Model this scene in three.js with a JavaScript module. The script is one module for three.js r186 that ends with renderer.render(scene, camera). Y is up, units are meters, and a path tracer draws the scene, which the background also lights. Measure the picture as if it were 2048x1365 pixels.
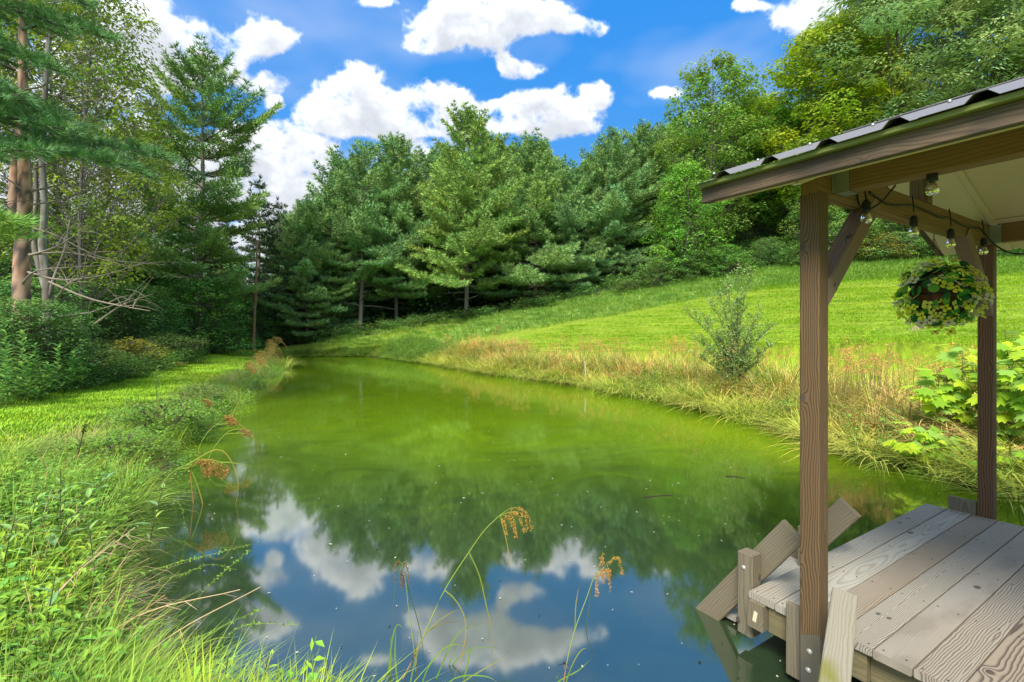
import * as THREE from 'three';
import { mergeGeometries } from 'three/addons/utils/BufferGeometryUtils.js';

// ───────────────────────── camera, sky, sun, exposure ─────────────────────────
const F = 975, CX = 1024, HY = 662;                       // focal length and horizon, in pixels of the 2048 x 1365 frame
const EYE = 1.75, DECK = 0.35;                            // eye and deck heights above the pond
const scene = new THREE.Scene();
const camera = new THREE.PerspectiveCamera(2 * Math.atan(682.5 / F) * 180 / Math.PI, 2048 / 1365, 0.05, 1500);
camera.position.set(0, EYE, 0);
camera.setViewOffset(2048, 1365, 0, 682.5 - HY, 2048, 1365);
const renderer = new THREE.WebGLRenderer({ antialias: true });
renderer.toneMapping = THREE.LinearToneMapping;
const EXPOSURE = 3.0;
renderer.toneMappingExposure = EXPOSURE;
renderer.shadowMap.enabled = true;
const SUN = new THREE.Vector3(-0.25, 0.76, 0.60).normalize();
const sun = new THREE.DirectionalLight(new THREE.Color().setRGB(1, 0.95, 0.86), 2.3);
sun.name = 'sun';
sun.position.copy(SUN).multiplyScalar(90).add(new THREE.Vector3(0, 0, -22));
sun.target.position.set(0, 0, -22); sun.castShadow = true; sun.shadow.radius = 40;
Object.assign(sun.shadow.camera, { left: -45, right: 45, top: 45, bottom: -45, near: 1, far: 200 });
sun.shadow.mapSize.set(2048, 2048);
scene.add(sun, sun.target);

// ───────────────────────── small mathematics ─────────────────────────
const R = (seed) => { let s = seed >>> 0; return () => { s = (s + 0x6d2b79f5) | 0; let t = Math.imul(s ^ (s >>> 15), 1 | s); t = (t + Math.imul(t ^ (t >>> 7), 61 | t)) ^ t; return ((t ^ (t >>> 14)) >>> 0) / 4294967296; }; };
const lerp = (a, b, t) => a + (b - a) * t, clamp = (x, a = 0, b = 1) => x < a ? a : x > b ? b : x;
const sstep = (a, b, x) => { const t = clamp((x - a) / (b - a)); return t * t * (3 - 2 * t); };
const V = (x, y, z) => new THREE.Vector3(x, y, z);
const at = (px, py, d) => V((px - CX) / F * d, EYE + (HY - py) / F * d, -d);        // the place that a pixel shows at depth d
const PERM = new Uint8Array(512); { const r = R(77), p = [...Array(256).keys()]; for (let i = 255; i > 0; i--) { const j = Math.floor(r() * (i + 1));[p[i], p[j]] = [p[j], p[i]]; } for (let i = 0; i < 512; i++) PERM[i] = p[i & 255]; }
const fade = (t) => t * t * t * (t * (t * 6 - 15) + 10);
const grad = (h, x, y, z) => { h &= 15; const u = h < 8 ? x : y, v = h < 4 ? y : h === 12 || h === 14 ? x : z; return ((h & 1) ? -u : u) + ((h & 2) ? -v : v); };
function noise(x, y, z = 0.37) {
  const fx = Math.floor(x), fy = Math.floor(y), fz = Math.floor(z), X = fx & 255, Y = fy & 255, Z = fz & 255; x -= fx; y -= fy; z -= fz;
  const u = fade(x), v = fade(y), w = fade(z), A = PERM[X] + Y, AA = PERM[A] + Z, AB = PERM[A + 1] + Z, B = PERM[X + 1] + Y, BA = PERM[B] + Z, BB = PERM[B + 1] + Z;
  return lerp(lerp(lerp(grad(PERM[AA], x, y, z), grad(PERM[BA], x - 1, y, z), u), lerp(grad(PERM[AB], x, y - 1, z), grad(PERM[BB], x - 1, y - 1, z), u), v),
    lerp(lerp(grad(PERM[AA + 1], x, y, z - 1), grad(PERM[BA + 1], x - 1, y, z - 1), u), lerp(grad(PERM[AB + 1], x, y - 1, z - 1), grad(PERM[BB + 1], x - 1, y - 1, z - 1), u), v), w);
}
function fbm(x, y, z, n = 4, gain = 0.5) { let s = 0, a = 1, t = 0; for (let i = 0; i < n; i++) { s += a * noise(x, y, z); t += a; a *= gain; x = x * 2.03 + 11.3; y = y * 2.03 + 5.7; z = z * 2.03 + 3.1; } return s / t; }

// ───────────────────────── the sky: air and cumulus ─────────────────────────
// clouds seen from the pond: centre and half sizes in the frame's pixels, i.e. directions from the camera
const CLOUDS = [
  [455, 75, 120, 50], [330, 100, 90, 75], [540, 78, 62, 28], [390, 130, 90, 60], [240, 10, 90, 42], [445, 130, 55, 42], [240, 140, 110, 100], [170, 50, 90, 70],
  [535, 172, 52, 28], [548, 208, 20, 16],
  [715, 175, 58, 52], [655, 208, 66, 46], [760, 228, 120, 46], [862, 212, 72, 50], [935, 228, 90, 46], [850, 258, 120, 28], [1005, 235, 70, 32], [700, 245, 60, 26],
  [1120, 222, 85, 50], [1110, 256, 75, 24], [1195, 188, 36, 26], [1060, 215, 50, 36],
  [880, 50, 84, 56], [985, 25, 115, 52], [1080, 30, 78, 36], [850, 88, 46, 22], [985, 85, 40, 30],
  [1042, 140, 52, 20], [1012, 124, 22, 18], [1165, 55, 48, 22],
  [565, 292, 115, 50], [520, 350, 140, 46], [470, 285, 50, 36], [600, 325, 90, 40], [330, 330, 150, 90], [200, 400, 200, 120], [430, 450, 150, 70], [60, 250, 150, 150],
  [1630, 25, 90, 48], [1650, 68, 40, 20], [1335, 188, 34, 15], [1495, 8, 40, 16], [740, 5, 50, 12], [1390, 240, 40, 26],
  [880, 315, 130, 30], [300, 530, 280, 90], [620, 520, 220, 80], [60, 480, 160, 120], [700, 400, 220, 60], [1050, 420, 260, 70],
];
{
  const W = 4096, H = 2048, data = new Float32Array(W * H * 4), K = 1 / EXPOSURE;
  const blobs = (X, Y) => { let f = 0; for (const [cx, cy, rx, ry] of CLOUDS) { const a = (X - cx) / (rx * 1.32), b = (Y - cy) / (ry * 1.32), r = a * a + b * b; if (r < 1) f += (1 - r) * 1.0; } return Math.min(f, 1.15); };
  // cloud density towards (x, y, z), y up: where the camera looks by the list above, elsewhere the same broken cumulus by chance
  function coarse(x, y, z) {
    let seen = 0, f = 0;
    if (z < -0.12) {
      const X = CX + F * x / -z, Y = HY - F * y / -z;
      seen = sstep(-420, -40, X) * sstep(2500, 2100, X) * sstep(-420, -20, Y);
      if (seen > 0) f = seen * blobs(X, Y);
    }
    if (seen < 1) { const k = 1 / (y + 0.22); f += (1 - seen) * clamp(fbm(x * k * 1.5 + 4, z * k * 1.5, 0.5, 3) * 2.1 + 0.66, 0, 1.2); }
    return f;
  }
  const billow = (x, y, z, n) => { let s = 0, a = 1, t = 0; for (let i = 0; i < n; i++) { s += a * (0.42 - Math.abs(noise(x, y, z)) * 1.9); t += a; a *= 0.66; x = x * 2.07 + 7.7; y = y * 2.07 + 3.3; z = z * 2.07 + 1.9; } return s / t; };
  const density = (x, y, z, oct) => { const c = coarse(x, y, z); return c <= 0.015 ? -1 : c - 0.56 + billow(x * 10, y * 11, z * 10, oct) * 1.35 * Math.min(1, c * 4); };
  for (let row = 0; row < H; row++) {
    const up = ((row + 0.5) / H - 0.5) * Math.PI, y = Math.sin(up), c = Math.cos(up);
    for (let col = 0; col < W; col++) {
      const o = (row * W + col) * 4; data[o + 3] = 1;
      if (y < -0.02) { data[o] = 0.10 * K; data[o + 1] = 0.15 * K; data[o + 2] = 0.06 * K; continue; }
      const az = ((col + 0.5) / W - 0.5) * 2 * Math.PI, x = Math.cos(az) * c, z = Math.sin(az) * c;
      const h = clamp(y), low = Math.pow(1 - h, 3.0);
      let r = lerp(0.022, 0.26, low), g = lerp(0.285, 0.62, low), b = lerp(0.88, 1.06, low);
      const d = density(x, Math.max(y, 0.0), z, 7);
      const veil = clamp(fbm(x * 3 + 9, y * 7, z * 3, 4) * 0.55 + 0.02, 0, 0.3);
      r = lerp(r, 0.95, veil); g = lerp(g, 1.0, veil); b = lerp(b, 1.08, veil);
      if (d > -0.22) {
        const a = sstep(-0.2, 0.52, d);
        const q = (k, n) => Math.max(0, density(x - 0.010 * k, y + 0.024 * k, z, n));     // towards the sun
        const thick = q(0.35, 6) * 0.9 + q(1.1, 5) * 0.8 + q(2.6, 3) * 0.8;
        const lit = Math.exp(-thick * 0.95);
        const s = lerp(0.68, 1.8, Math.pow(lit, 1.3));
        r = lerp(r, s * lerp(0.93, 0.99, lit), a); g = lerp(g, s * 0.995, a); b = lerp(b, s * lerp(1.10, 1.0, lit), a);
      }
      data[o] = r * K; data[o + 1] = g * K; data[o + 2] = b * K;
    }
  }
  const sky = new THREE.DataTexture(data, W, H, THREE.RGBAFormat, THREE.FloatType);
  sky.mapping = THREE.EquirectangularReflectionMapping; sky.magFilter = sky.minFilter = THREE.LinearFilter; sky.needsUpdate = true;
  scene.background = sky; scene.environment = sky;
}

// ───────────────────────── names and records ─────────────────────────
const used = new Map();
function numbered(name) { const n = used.get(name) ?? 0; used.set(name, n + 1); return n ? `${name}_${String(n).padStart(3, '0')}` : name; }
function tag(o, label, category, group, kind) { if (label) o.userData.label = label; if (category) o.userData.category = category; if (group) o.userData.group = group; if (kind) o.userData.kind = kind; return o; }
function thing(name, label, category, pos, group) { const g = new THREE.Group(); g.name = numbered(name); if (pos) g.position.copy(pos); scene.add(g); return tag(g, label, category, group); }
function mesh(name, geo, mat, parent) { const m = new THREE.Mesh(geo, mat); m.name = parent === scene ? numbered(name) : name; m.castShadow = m.receiveShadow = true; parent.add(m); return m; }
const rgb = (r, g, b) => new THREE.Color().setRGB(r, g, b);

// ───────────────────────── geometry by hand ─────────────────────────
class GB {                                                 // grows a coloured triangle mesh
  constructor() { this.p = []; this.c = []; this.i = []; this.n = 0; }
  v(x, y, z, c) { this.p.push(x, y, z); this.c.push(c[0], c[1], c[2]); return this.n++; }
  tri(a, b, c) { this.i.push(a, b, c); }
  build() { const g = new THREE.BufferGeometry(); g.setAttribute('position', new THREE.BufferAttribute(new Float32Array(this.p), 3)); g.setAttribute('color', new THREE.BufferAttribute(new Float32Array(this.c), 3)); g.setIndex(new THREE.BufferAttribute(new Uint32Array(this.i), 1)); return g; }
  smooth() { const g = this.build(); g.computeVertexNormals(); return g; }
}
const vary = (rnd, c, a = 0.25, hue = 0.12) => { const k = 1 + (rnd() - 0.5) * 2 * a, w = (rnd() - 0.5) * 2 * hue; return [c[0] * k * (1 + w), c[1] * k, c[2] * k * (1 - w)]; };
const unit = (rnd) => { const z = rnd() * 2 - 1, a = rnd() * 6.2832, s = Math.sqrt(1 - z * z); return V(s * Math.cos(a), z, s * Math.sin(a)); };
const UP = V(0, 1, 0), T1 = V(), T2 = V(), T3 = V();
function tube(B, pts, r0, r1, sides, color, rnd, rough = 0) {
  let prev = null; const n = pts.length;
  for (let k = 0; k < n; k++) {
    T1.copy(pts[Math.min(k + 1, n - 1)]).sub(pts[Math.max(k - 1, 0)]).normalize();
    T2.crossVectors(T1, Math.abs(T1.y) > 0.9 ? V(1, 0, 0) : UP).normalize(); T3.crossVectors(T1, T2);
    const r = Array.isArray(r0) ? r0[k] : lerp(r0, r1, k / (n - 1)), ring = [];
    for (let s = 0; s < sides; s++) {
      const a = s / sides * 6.28318, q = r * (1 + (rough ? (rnd() - 0.5) * rough : 0)), ca = Math.cos(a) * q, sa = Math.sin(a) * q, p = pts[k];
      ring.push(B.v(p.x + T2.x * ca + T3.x * sa, p.y + T2.y * ca + T3.y * sa, p.z + T2.z * ca + T3.z * sa, typeof color === 'function' ? color(k / (n - 1), a) : color));
    }
    if (prev) for (let s = 0; s < sides; s++) { const t = (s + 1) % sides; B.tri(prev[s], ring[t], ring[s]); B.tri(prev[s], prev[t], ring[t]); }
    prev = ring;
  }
}
function leaf(B, p, dir, nrm, len, wid, c, fold = 0.18) {   // a folded pointed leaf of four triangles
  T1.crossVectors(dir, nrm).normalize(); const m = len * 0.45, up = wid * fold;
  const a = B.v(p.x, p.y, p.z, c), e = B.v(p.x + dir.x * len - nrm.x * up, p.y + dir.y * len - nrm.y * up, p.z + dir.z * len - nrm.z * up, c);
  const q = B.v(p.x + dir.x * m, p.y + dir.y * m, p.z + dir.z * m, c), h = wid / 2;
  const l = B.v(p.x + dir.x * m + T1.x * h + nrm.x * up, p.y + dir.y * m + T1.y * h + nrm.y * up, p.z + dir.z * m + T1.z * h + nrm.z * up, c);
  const r = B.v(p.x + dir.x * m - T1.x * h + nrm.x * up, p.y + dir.y * m - T1.y * h + nrm.y * up, p.z + dir.z * m - T1.z * h + nrm.z * up, c);
  B.tri(a, q, l); B.tri(l, q, e); B.tri(a, r, q); B.tri(r, e, q);
}
function leafFlat(B, p, dir, nrm, len, wid, c) {            // two triangles, for far crowns
  T1.crossVectors(dir, nrm).normalize(); const m = len * 0.5, h = wid / 2;
  const a = B.v(p.x, p.y, p.z, c), e = B.v(p.x + dir.x * len, p.y + dir.y * len, p.z + dir.z * len, c);
  const l = B.v(p.x + dir.x * m + T1.x * h + nrm.x * h * 0.3, p.y + dir.y * m + T1.y * h + nrm.y * h * 0.3, p.z + dir.z * m + T1.z * h + nrm.z * h * 0.3, c);
  const r = B.v(p.x + dir.x * m - T1.x * h + nrm.x * h * 0.3, p.y + dir.y * m - T1.y * h + nrm.y * h * 0.3, p.z + dir.z * m - T1.z * h + nrm.z * h * 0.3, c);
  B.tri(a, e, l); B.tri(a, r, e);
}
function blade(B, p, dir, lean, len, wid, c, segs = 3, c2) { // a grass blade that bends over; dir is the way it leans
  const side = T1.set(-dir.z, 0, dir.x).clone(); let a, b, x = p.x, y = p.y, z = p.z, ang = lean * 0.35;
  for (let k = 0; k <= segs; k++) {
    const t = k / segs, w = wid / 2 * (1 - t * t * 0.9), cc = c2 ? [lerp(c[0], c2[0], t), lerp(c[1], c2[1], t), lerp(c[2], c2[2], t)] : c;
    if (k === segs) { const e = B.v(x, y, z, cc); B.tri(a, b, e); }
    else { const l = B.v(x - side.x * w, y, z - side.z * w, cc), r = B.v(x + side.x * w, y, z + side.z * w, cc); if (k) { B.tri(a, b, l); B.tri(b, r, l); } a = l; b = r; }
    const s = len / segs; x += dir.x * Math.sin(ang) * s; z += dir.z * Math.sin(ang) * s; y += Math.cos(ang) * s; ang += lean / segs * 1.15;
  }
}

// ───────────────────────── materials of plants ─────────────────────────
const dull = (color) => new THREE.MeshStandardMaterial({ color, vertexColors: true, roughness: 1, side: THREE.DoubleSide, flatShading: true });
const leafy = (color, through = 0.35, rough = 1) => new THREE.MeshPhysicalMaterial({ color, vertexColors: true, roughness: rough, transmission: through, thickness: 0, side: THREE.DoubleSide, flatShading: true, specularIntensity: 0.3 });
const barky = (color) => new THREE.MeshStandardMaterial({ color, vertexColors: true, roughness: 0.95 });
const M = {
  grass: leafy(rgb(1, 1, 1), 0.4), leaf: leafy(rgb(1, 1, 1), 0.42), needle: dull(rgb(1, 1, 1)), lawn: dull(rgb(1, 1, 1)), bark: barky(rgb(1, 1, 1)),
};

// ───────────────────────── the ground ─────────────────────────
// pond shore as (x, depth)
const POND = [[-2.15, 2.2], [-3.5, 3.9], [-4.75, 5.8], [-5.45, 8.1], [-6.9, 12.2], [-8.5, 16.4], [-11.0, 23.2], [-15.2, 30.8], [-14.2, 33.6], [-9.2, 33.0], [-4.5, 26.2], [-0.5, 19.2], [2.1, 15.6], [3.5, 12.5], [4.55, 10.5], [4.8, 8.6], [4.9, 6.9], [5.05, 6.2], [5.15, 5.3], [5.4, 4.9], [6.6, 4.2], [6.8, 3.0], [6.0, 1.4], [4.5, 0.6], [2.6, 0.4], [1.2, 1.1], [0, 1.5], [-1.35, 1.65]];
// edge of the clearing: (x, depth, height, slope beyond it)
const EDGE = [[-9, -14, 0.5, 0.02], [-9.2, 2, 0.5, 0.02], [-9.0, 8, 0.45, 0.02], [-9.7, 10, 0.45, 0.02], [-11.3, 15.3, 0.45, 0.02], [-15.8, 24, 0.45, 0.01], [-20, 34, 0.5, 0.01], [-17.4, 36.5, 0.6, 0.02], [-11.5, 37, 1.5, 0.06], [-3.6, 38, 2.6, 0.12], [2.8, 36, 3.6, 0.2], [6.3, 35, 4.3, 0.25], [11.4, 34, 5.3, 0.32], [16.1, 33, 5.9, 0.36], [20.8, 30, 5.9, 0.36], [27.3, 26, 5.6, 0.34], [34, 18, 4.6, 0.25], [37, 5, 3.2, 0.1], [37, -14, 2.5, 0.05]];
function toPoly(P, x, d) {
  let best = 1e9, inside = false, bi = 0, bt = 0;
  for (let i = 0, j = P.length - 1; i < P.length; j = i++) {
    const ax = P[j][0], ad = P[j][1], bx = P[i][0] - ax, bd = P[i][1] - ad, t = clamp(((x - ax) * bx + (d - ad) * bd) / (bx * bx + bd * bd)), ex = x - ax - t * bx, ed = d - ad - t * bd, q = ex * ex + ed * ed;
    if (q < best) { best = q; bi = i; bt = t; }
    if ((P[i][1] > d) !== (P[j][1] > d) && x < (P[j][0] - P[i][0]) * (d - P[i][1]) / (P[j][1] - P[i][1]) + P[i][0]) inside = !inside;
  }
  return { s: (inside ? -1 : 1) * Math.sqrt(best), i: bi, j: (bi + P.length - 1) % P.length, t: bt };
}
const shore = (x, d) => toPoly(POND, x, d).s + 0.22 * noise(x * 0.9, d * 0.9, 4.2) ;
function ground(x, d) {
  const s = shore(x, d), e = toPoly(EDGE, x, d), hT = lerp(EDGE[e.j][2], EDGE[e.i][2], e.t), sl = lerp(EDGE[e.j][3], EDGE[e.i][3], e.t);
  const near = d < 2.5 ? 0.16 : 0.30;
  if (s < 0) return -0.9 * sstep(0, 2.2, -s) - 0.02;
  const bank = near * sstep(-0.15, 1.1, s) + 0.02 * noise(x * 1.7, d * 1.7, 1);
  if (e.s < 0) { const t = s / (s - e.s); return bank + (hT - near) * Math.pow(t, 1.12) + 0.05 * noise(x * 0.35, d * 0.35, 8) * sstep(1, 4, s); }
  return hT + sl * e.s * (1 - 0.3 * sstep(0, 60, e.s)) + 0.1 * noise(x * 0.3, d * 0.3, 8) * sstep(0, 4, e.s);
}
const on = (x, d, dy = 0) => V(x, ground(x, d) + dy, -d);
{
  const N = 260, warp = (t, lo, hi, mid) => t < 0 ? mid - (mid - lo) * Math.pow(-t, 2.1) : mid + (hi - mid) * Math.pow(t, 2.1);
  const B = new GB(), uv = [];
  for (let j = 0; j <= N; j++) for (let i = 0; i <= N; i++) {
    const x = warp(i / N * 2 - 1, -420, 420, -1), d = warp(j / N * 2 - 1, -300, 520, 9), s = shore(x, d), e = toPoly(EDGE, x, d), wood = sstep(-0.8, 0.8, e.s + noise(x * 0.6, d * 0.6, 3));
    const patch = fbm(x * 0.12, d * 0.3, 6, 3);
    let c = [0.27 + 0.09 * patch, 0.43 + 0.07 * patch, 0.016];
    const unmown = x > -3 ? sstep(-6.8, -6.0, e.s + 0.4 * noise(x * 0.5, d * 0.5, 2)) : 0;
    c = c.map((v, k) => lerp(v, [0.17, 0.32, 0.03][k], unmown * 0.8));
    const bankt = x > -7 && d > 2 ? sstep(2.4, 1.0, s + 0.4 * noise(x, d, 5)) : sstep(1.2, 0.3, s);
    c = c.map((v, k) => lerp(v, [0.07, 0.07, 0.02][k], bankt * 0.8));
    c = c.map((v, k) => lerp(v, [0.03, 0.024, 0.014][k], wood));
    if (s < 0.12) c = [0.03, 0.026, 0.012];
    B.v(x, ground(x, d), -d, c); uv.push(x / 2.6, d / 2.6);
  }
  for (let j = 0; j < N; j++) for (let i = 0; i < N; i++) { const a = j * (N + 1) + i, b = a + 1, c = a + N + 1, e = c + 1; B.tri(a, b, c); B.tri(b, e, c); }
  const g = B.smooth(); g.setAttribute('uv', new THREE.BufferAttribute(new Float32Array(uv), 2));
  const S = 512, px = new Uint8Array(S * S * 4), r = R(5);
  const base = new Float32Array(S * S).map(() => r());
  for (let y = 0; y < S; y++) for (let x = 0; x < S; x++) {
    let a = 0; for (let k = 0; k < 5; k++) a += base[((y + k * 2) % S) * S + (x + (k >> 1)) % S]; a /= 5;       // short strokes, blades of grass
    const big = fbm(Math.cos(x / S * 6.283) * 2.2, Math.sin(x / S * 6.283) * 2.2 + Math.cos(y / S * 6.283) * 2.2, Math.sin(y / S * 6.283) * 2.2, 4);
    const v = clamp(0.92 + (a - 0.5) * 0.7 + big * 0.35, 0.2, 1.2), o = (y * S + x) * 4;
    px[o] = clamp(v * 235, 0, 255); px[o + 1] = clamp(v * 225, 0, 255); px[o + 2] = clamp(v * 200, 0, 255); px[o + 3] = 255;
  }
  const t = new THREE.DataTexture(px, S, S); t.colorSpace = THREE.SRGBColorSpace; t.wrapS = t.wrapT = THREE.RepeatWrapping; t.magFilter = THREE.LinearFilter; t.needsUpdate = true;
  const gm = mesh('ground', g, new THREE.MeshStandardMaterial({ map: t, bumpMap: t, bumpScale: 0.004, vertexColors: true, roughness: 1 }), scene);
  tag(gm, 'green grassy ground round the pond rising to a hillside on the right', 'ground', null, 'structure');
}

// ───────────────────────── the pond ─────────────────────────
{
  const X0 = -17, X1 = 8, D0 = -0.5, D1 = 36, W = 1400, H = 2044, px = new Uint8Array(W * H * 4), rough = new Uint8Array(W * H * 4);
  const srgb = (v) => Math.round(255 * (v <= 0.0031308 ? v * 12.92 : 1.055 * Math.pow(v, 1 / 2.4) - 0.055));
  const lut = new Uint8Array(4096).map((_, i) => srgb(i / 4095)), S = (v) => lut[clamp(Math.round(v * 4095), 0, 4095)];
  for (let j = 0; j < H; j++) for (let i = 0; i < W; i++) {
    const x = lerp(X0, X1, i / W), d = lerp(D0, D1, j / H), o = (j * W + i) * 4;
    // algae: swirled filaments, dense in the far and right parts of the pond, thin near the camera
    const wx = 1.3 * noise(x * 0.35, d * 0.35, 1.5) + 0.45 * noise(x * 1.1, d * 1.1, 7.5), wd = 1.3 * noise(x * 0.35, d * 0.35, 21.5) + 0.45 * noise(x * 1.1, d * 1.1, 31.5);
    const swirl = fbm((x + wx * 1.6) * 0.5, (d + wd * 1.6) * 1.0, 3.3, 5, 0.62), fil = fbm((x + wx * 2.2) * 1.5, (d + wd * 2.2) * 3.6, 9.1, 3, 0.6);
    const cover = sstep(2.8, 9.6, d + 0.5 * (x > 1 ? x - 1 : 0)) ;
    const D = clamp(cover * 0.92 + (swirl * 0.75 + fil * 0.28) * lerp(0.28, 0.46, cover) - 0.02 * (1 - cover), 0.015, 1);
    const k = clamp(D * 1.1), fl = fil * 0.22 + 1;
    px[o] = S(lerp(0.024, 0.165, Math.pow(k, 1.35)) * fl); px[o + 1] = S(lerp(0.044, 0.285, Math.pow(k, 1.25)) * fl); px[o + 2] = S(lerp(0.020, 0.003, k)); px[o + 3] = 255;
    rough[o] = 0; rough[o + 1] = Math.round(255 * lerp(0.045, 0.20, sstep(0.25, 0.9, k))); rough[o + 2] = 0; rough[o + 3] = Math.round(255 * lerp(1.0, 0.26, sstep(0.12, 0.85, k)));
  }
  const tex = (a, srgbMap) => { const t = new THREE.DataTexture(a, W, H); if (srgbMap) t.colorSpace = THREE.SRGBColorSpace; t.magFilter = THREE.LinearFilter; t.needsUpdate = true; return t; };
  const g = new THREE.BufferGeometry(); g.setAttribute('position', new THREE.BufferAttribute(new Float32Array([X0, 0, -D0, X1, 0, -D0, X1, 0, -D1, X0, 0, -D1]), 3));
  g.setAttribute('normal', new THREE.BufferAttribute(new Float32Array([0, 1, 0, 0, 1, 0, 0, 1, 0, 0, 1, 0]), 3)); g.setAttribute('uv', new THREE.BufferAttribute(new Float32Array([0, 0, 1, 0, 1, 1, 0, 1]), 2)); g.setIndex([0, 1, 2, 0, 2, 3]);
  const m = new THREE.MeshPhysicalMaterial({ map: tex(px, true), roughnessMap: tex(rough), roughness: 1, ior: 2.33, specularIntensity: 1, clearcoat: 1, clearcoatRoughness: 0.05, specularIntensityMap: tex(rough), metalness: 0 });
  m.specularIntensityMap = m.roughnessMap; 
  tag(mesh('pond_water', g, m, scene), 'still pond with green swirling algae and mirror-like near end', 'pond', null, 'structure');
  // floating flecks of pollen, seeds and leaf bits
  const r = R(31), n = 900, fg = new THREE.CircleGeometry(1, 5).rotateX(-Math.PI / 2), inst = new THREE.InstancedMesh(fg, new THREE.MeshStandardMaterial({ roughness: 0.8, side: THREE.DoubleSide }), n), mt = new THREE.Matrix4(), q = new THREE.Quaternion();
  for (let i = 0; i < n;) {
    const d = 2.2 + Math.pow(r(), 1.6) * 17, x = -8 + r() * 13; if (shore(x, d) > -0.3) continue;
    const s = 0.0022 + 0.005 * r() * r() + d * 0.0003; q.setFromAxisAngle(UP, r() * 6.28);
    inst.setMatrixAt(i, mt.compose(V(x, 0.004 + r() * 0.002, -d), q, V(s * (1 + r() * 1.6), 1, s)));
    inst.setColorAt(i, r() < 0.6 ? rgb(0.55, 0.55, 0.42) : rgb(0.02, 0.02, 0.012)); i++;
  }
  inst.name = 'floating_flecks'; scene.add(tag(inst, 'pale and dark flecks of plant litter floating on the pond', 'litter', null, 'stuff'));
}

// ───────────────────────── trees ─────────────────────────
function needles(B, rnd, p, dir, len, n, w, spread, c) {
  for (let i = 0; i < n; i++) {
    const u = unit(rnd), d = T3.copy(dir).addScaledVector(u, spread).normalize(), l = len * (0.7 + rnd() * 0.5);
    T2.crossVectors(d, unit(rnd)).normalize().multiplyScalar(w / 2);
    const cc = c, ox = u.x * len * 0.12, oy = u.y * len * 0.12, oz = u.z * len * 0.12;
    const a = B.v(p.x + ox - T2.x, p.y + oy - T2.y, p.z + oz - T2.z, cc), b = B.v(p.x + ox + T2.x, p.y + oy + T2.y, p.z + oz + T2.z, cc), e = B.v(p.x + ox + d.x * l, p.y + oy + d.y * l, p.z + oz + d.z * l, cc);
    B.tri(a, b, e);
  }
}
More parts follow.
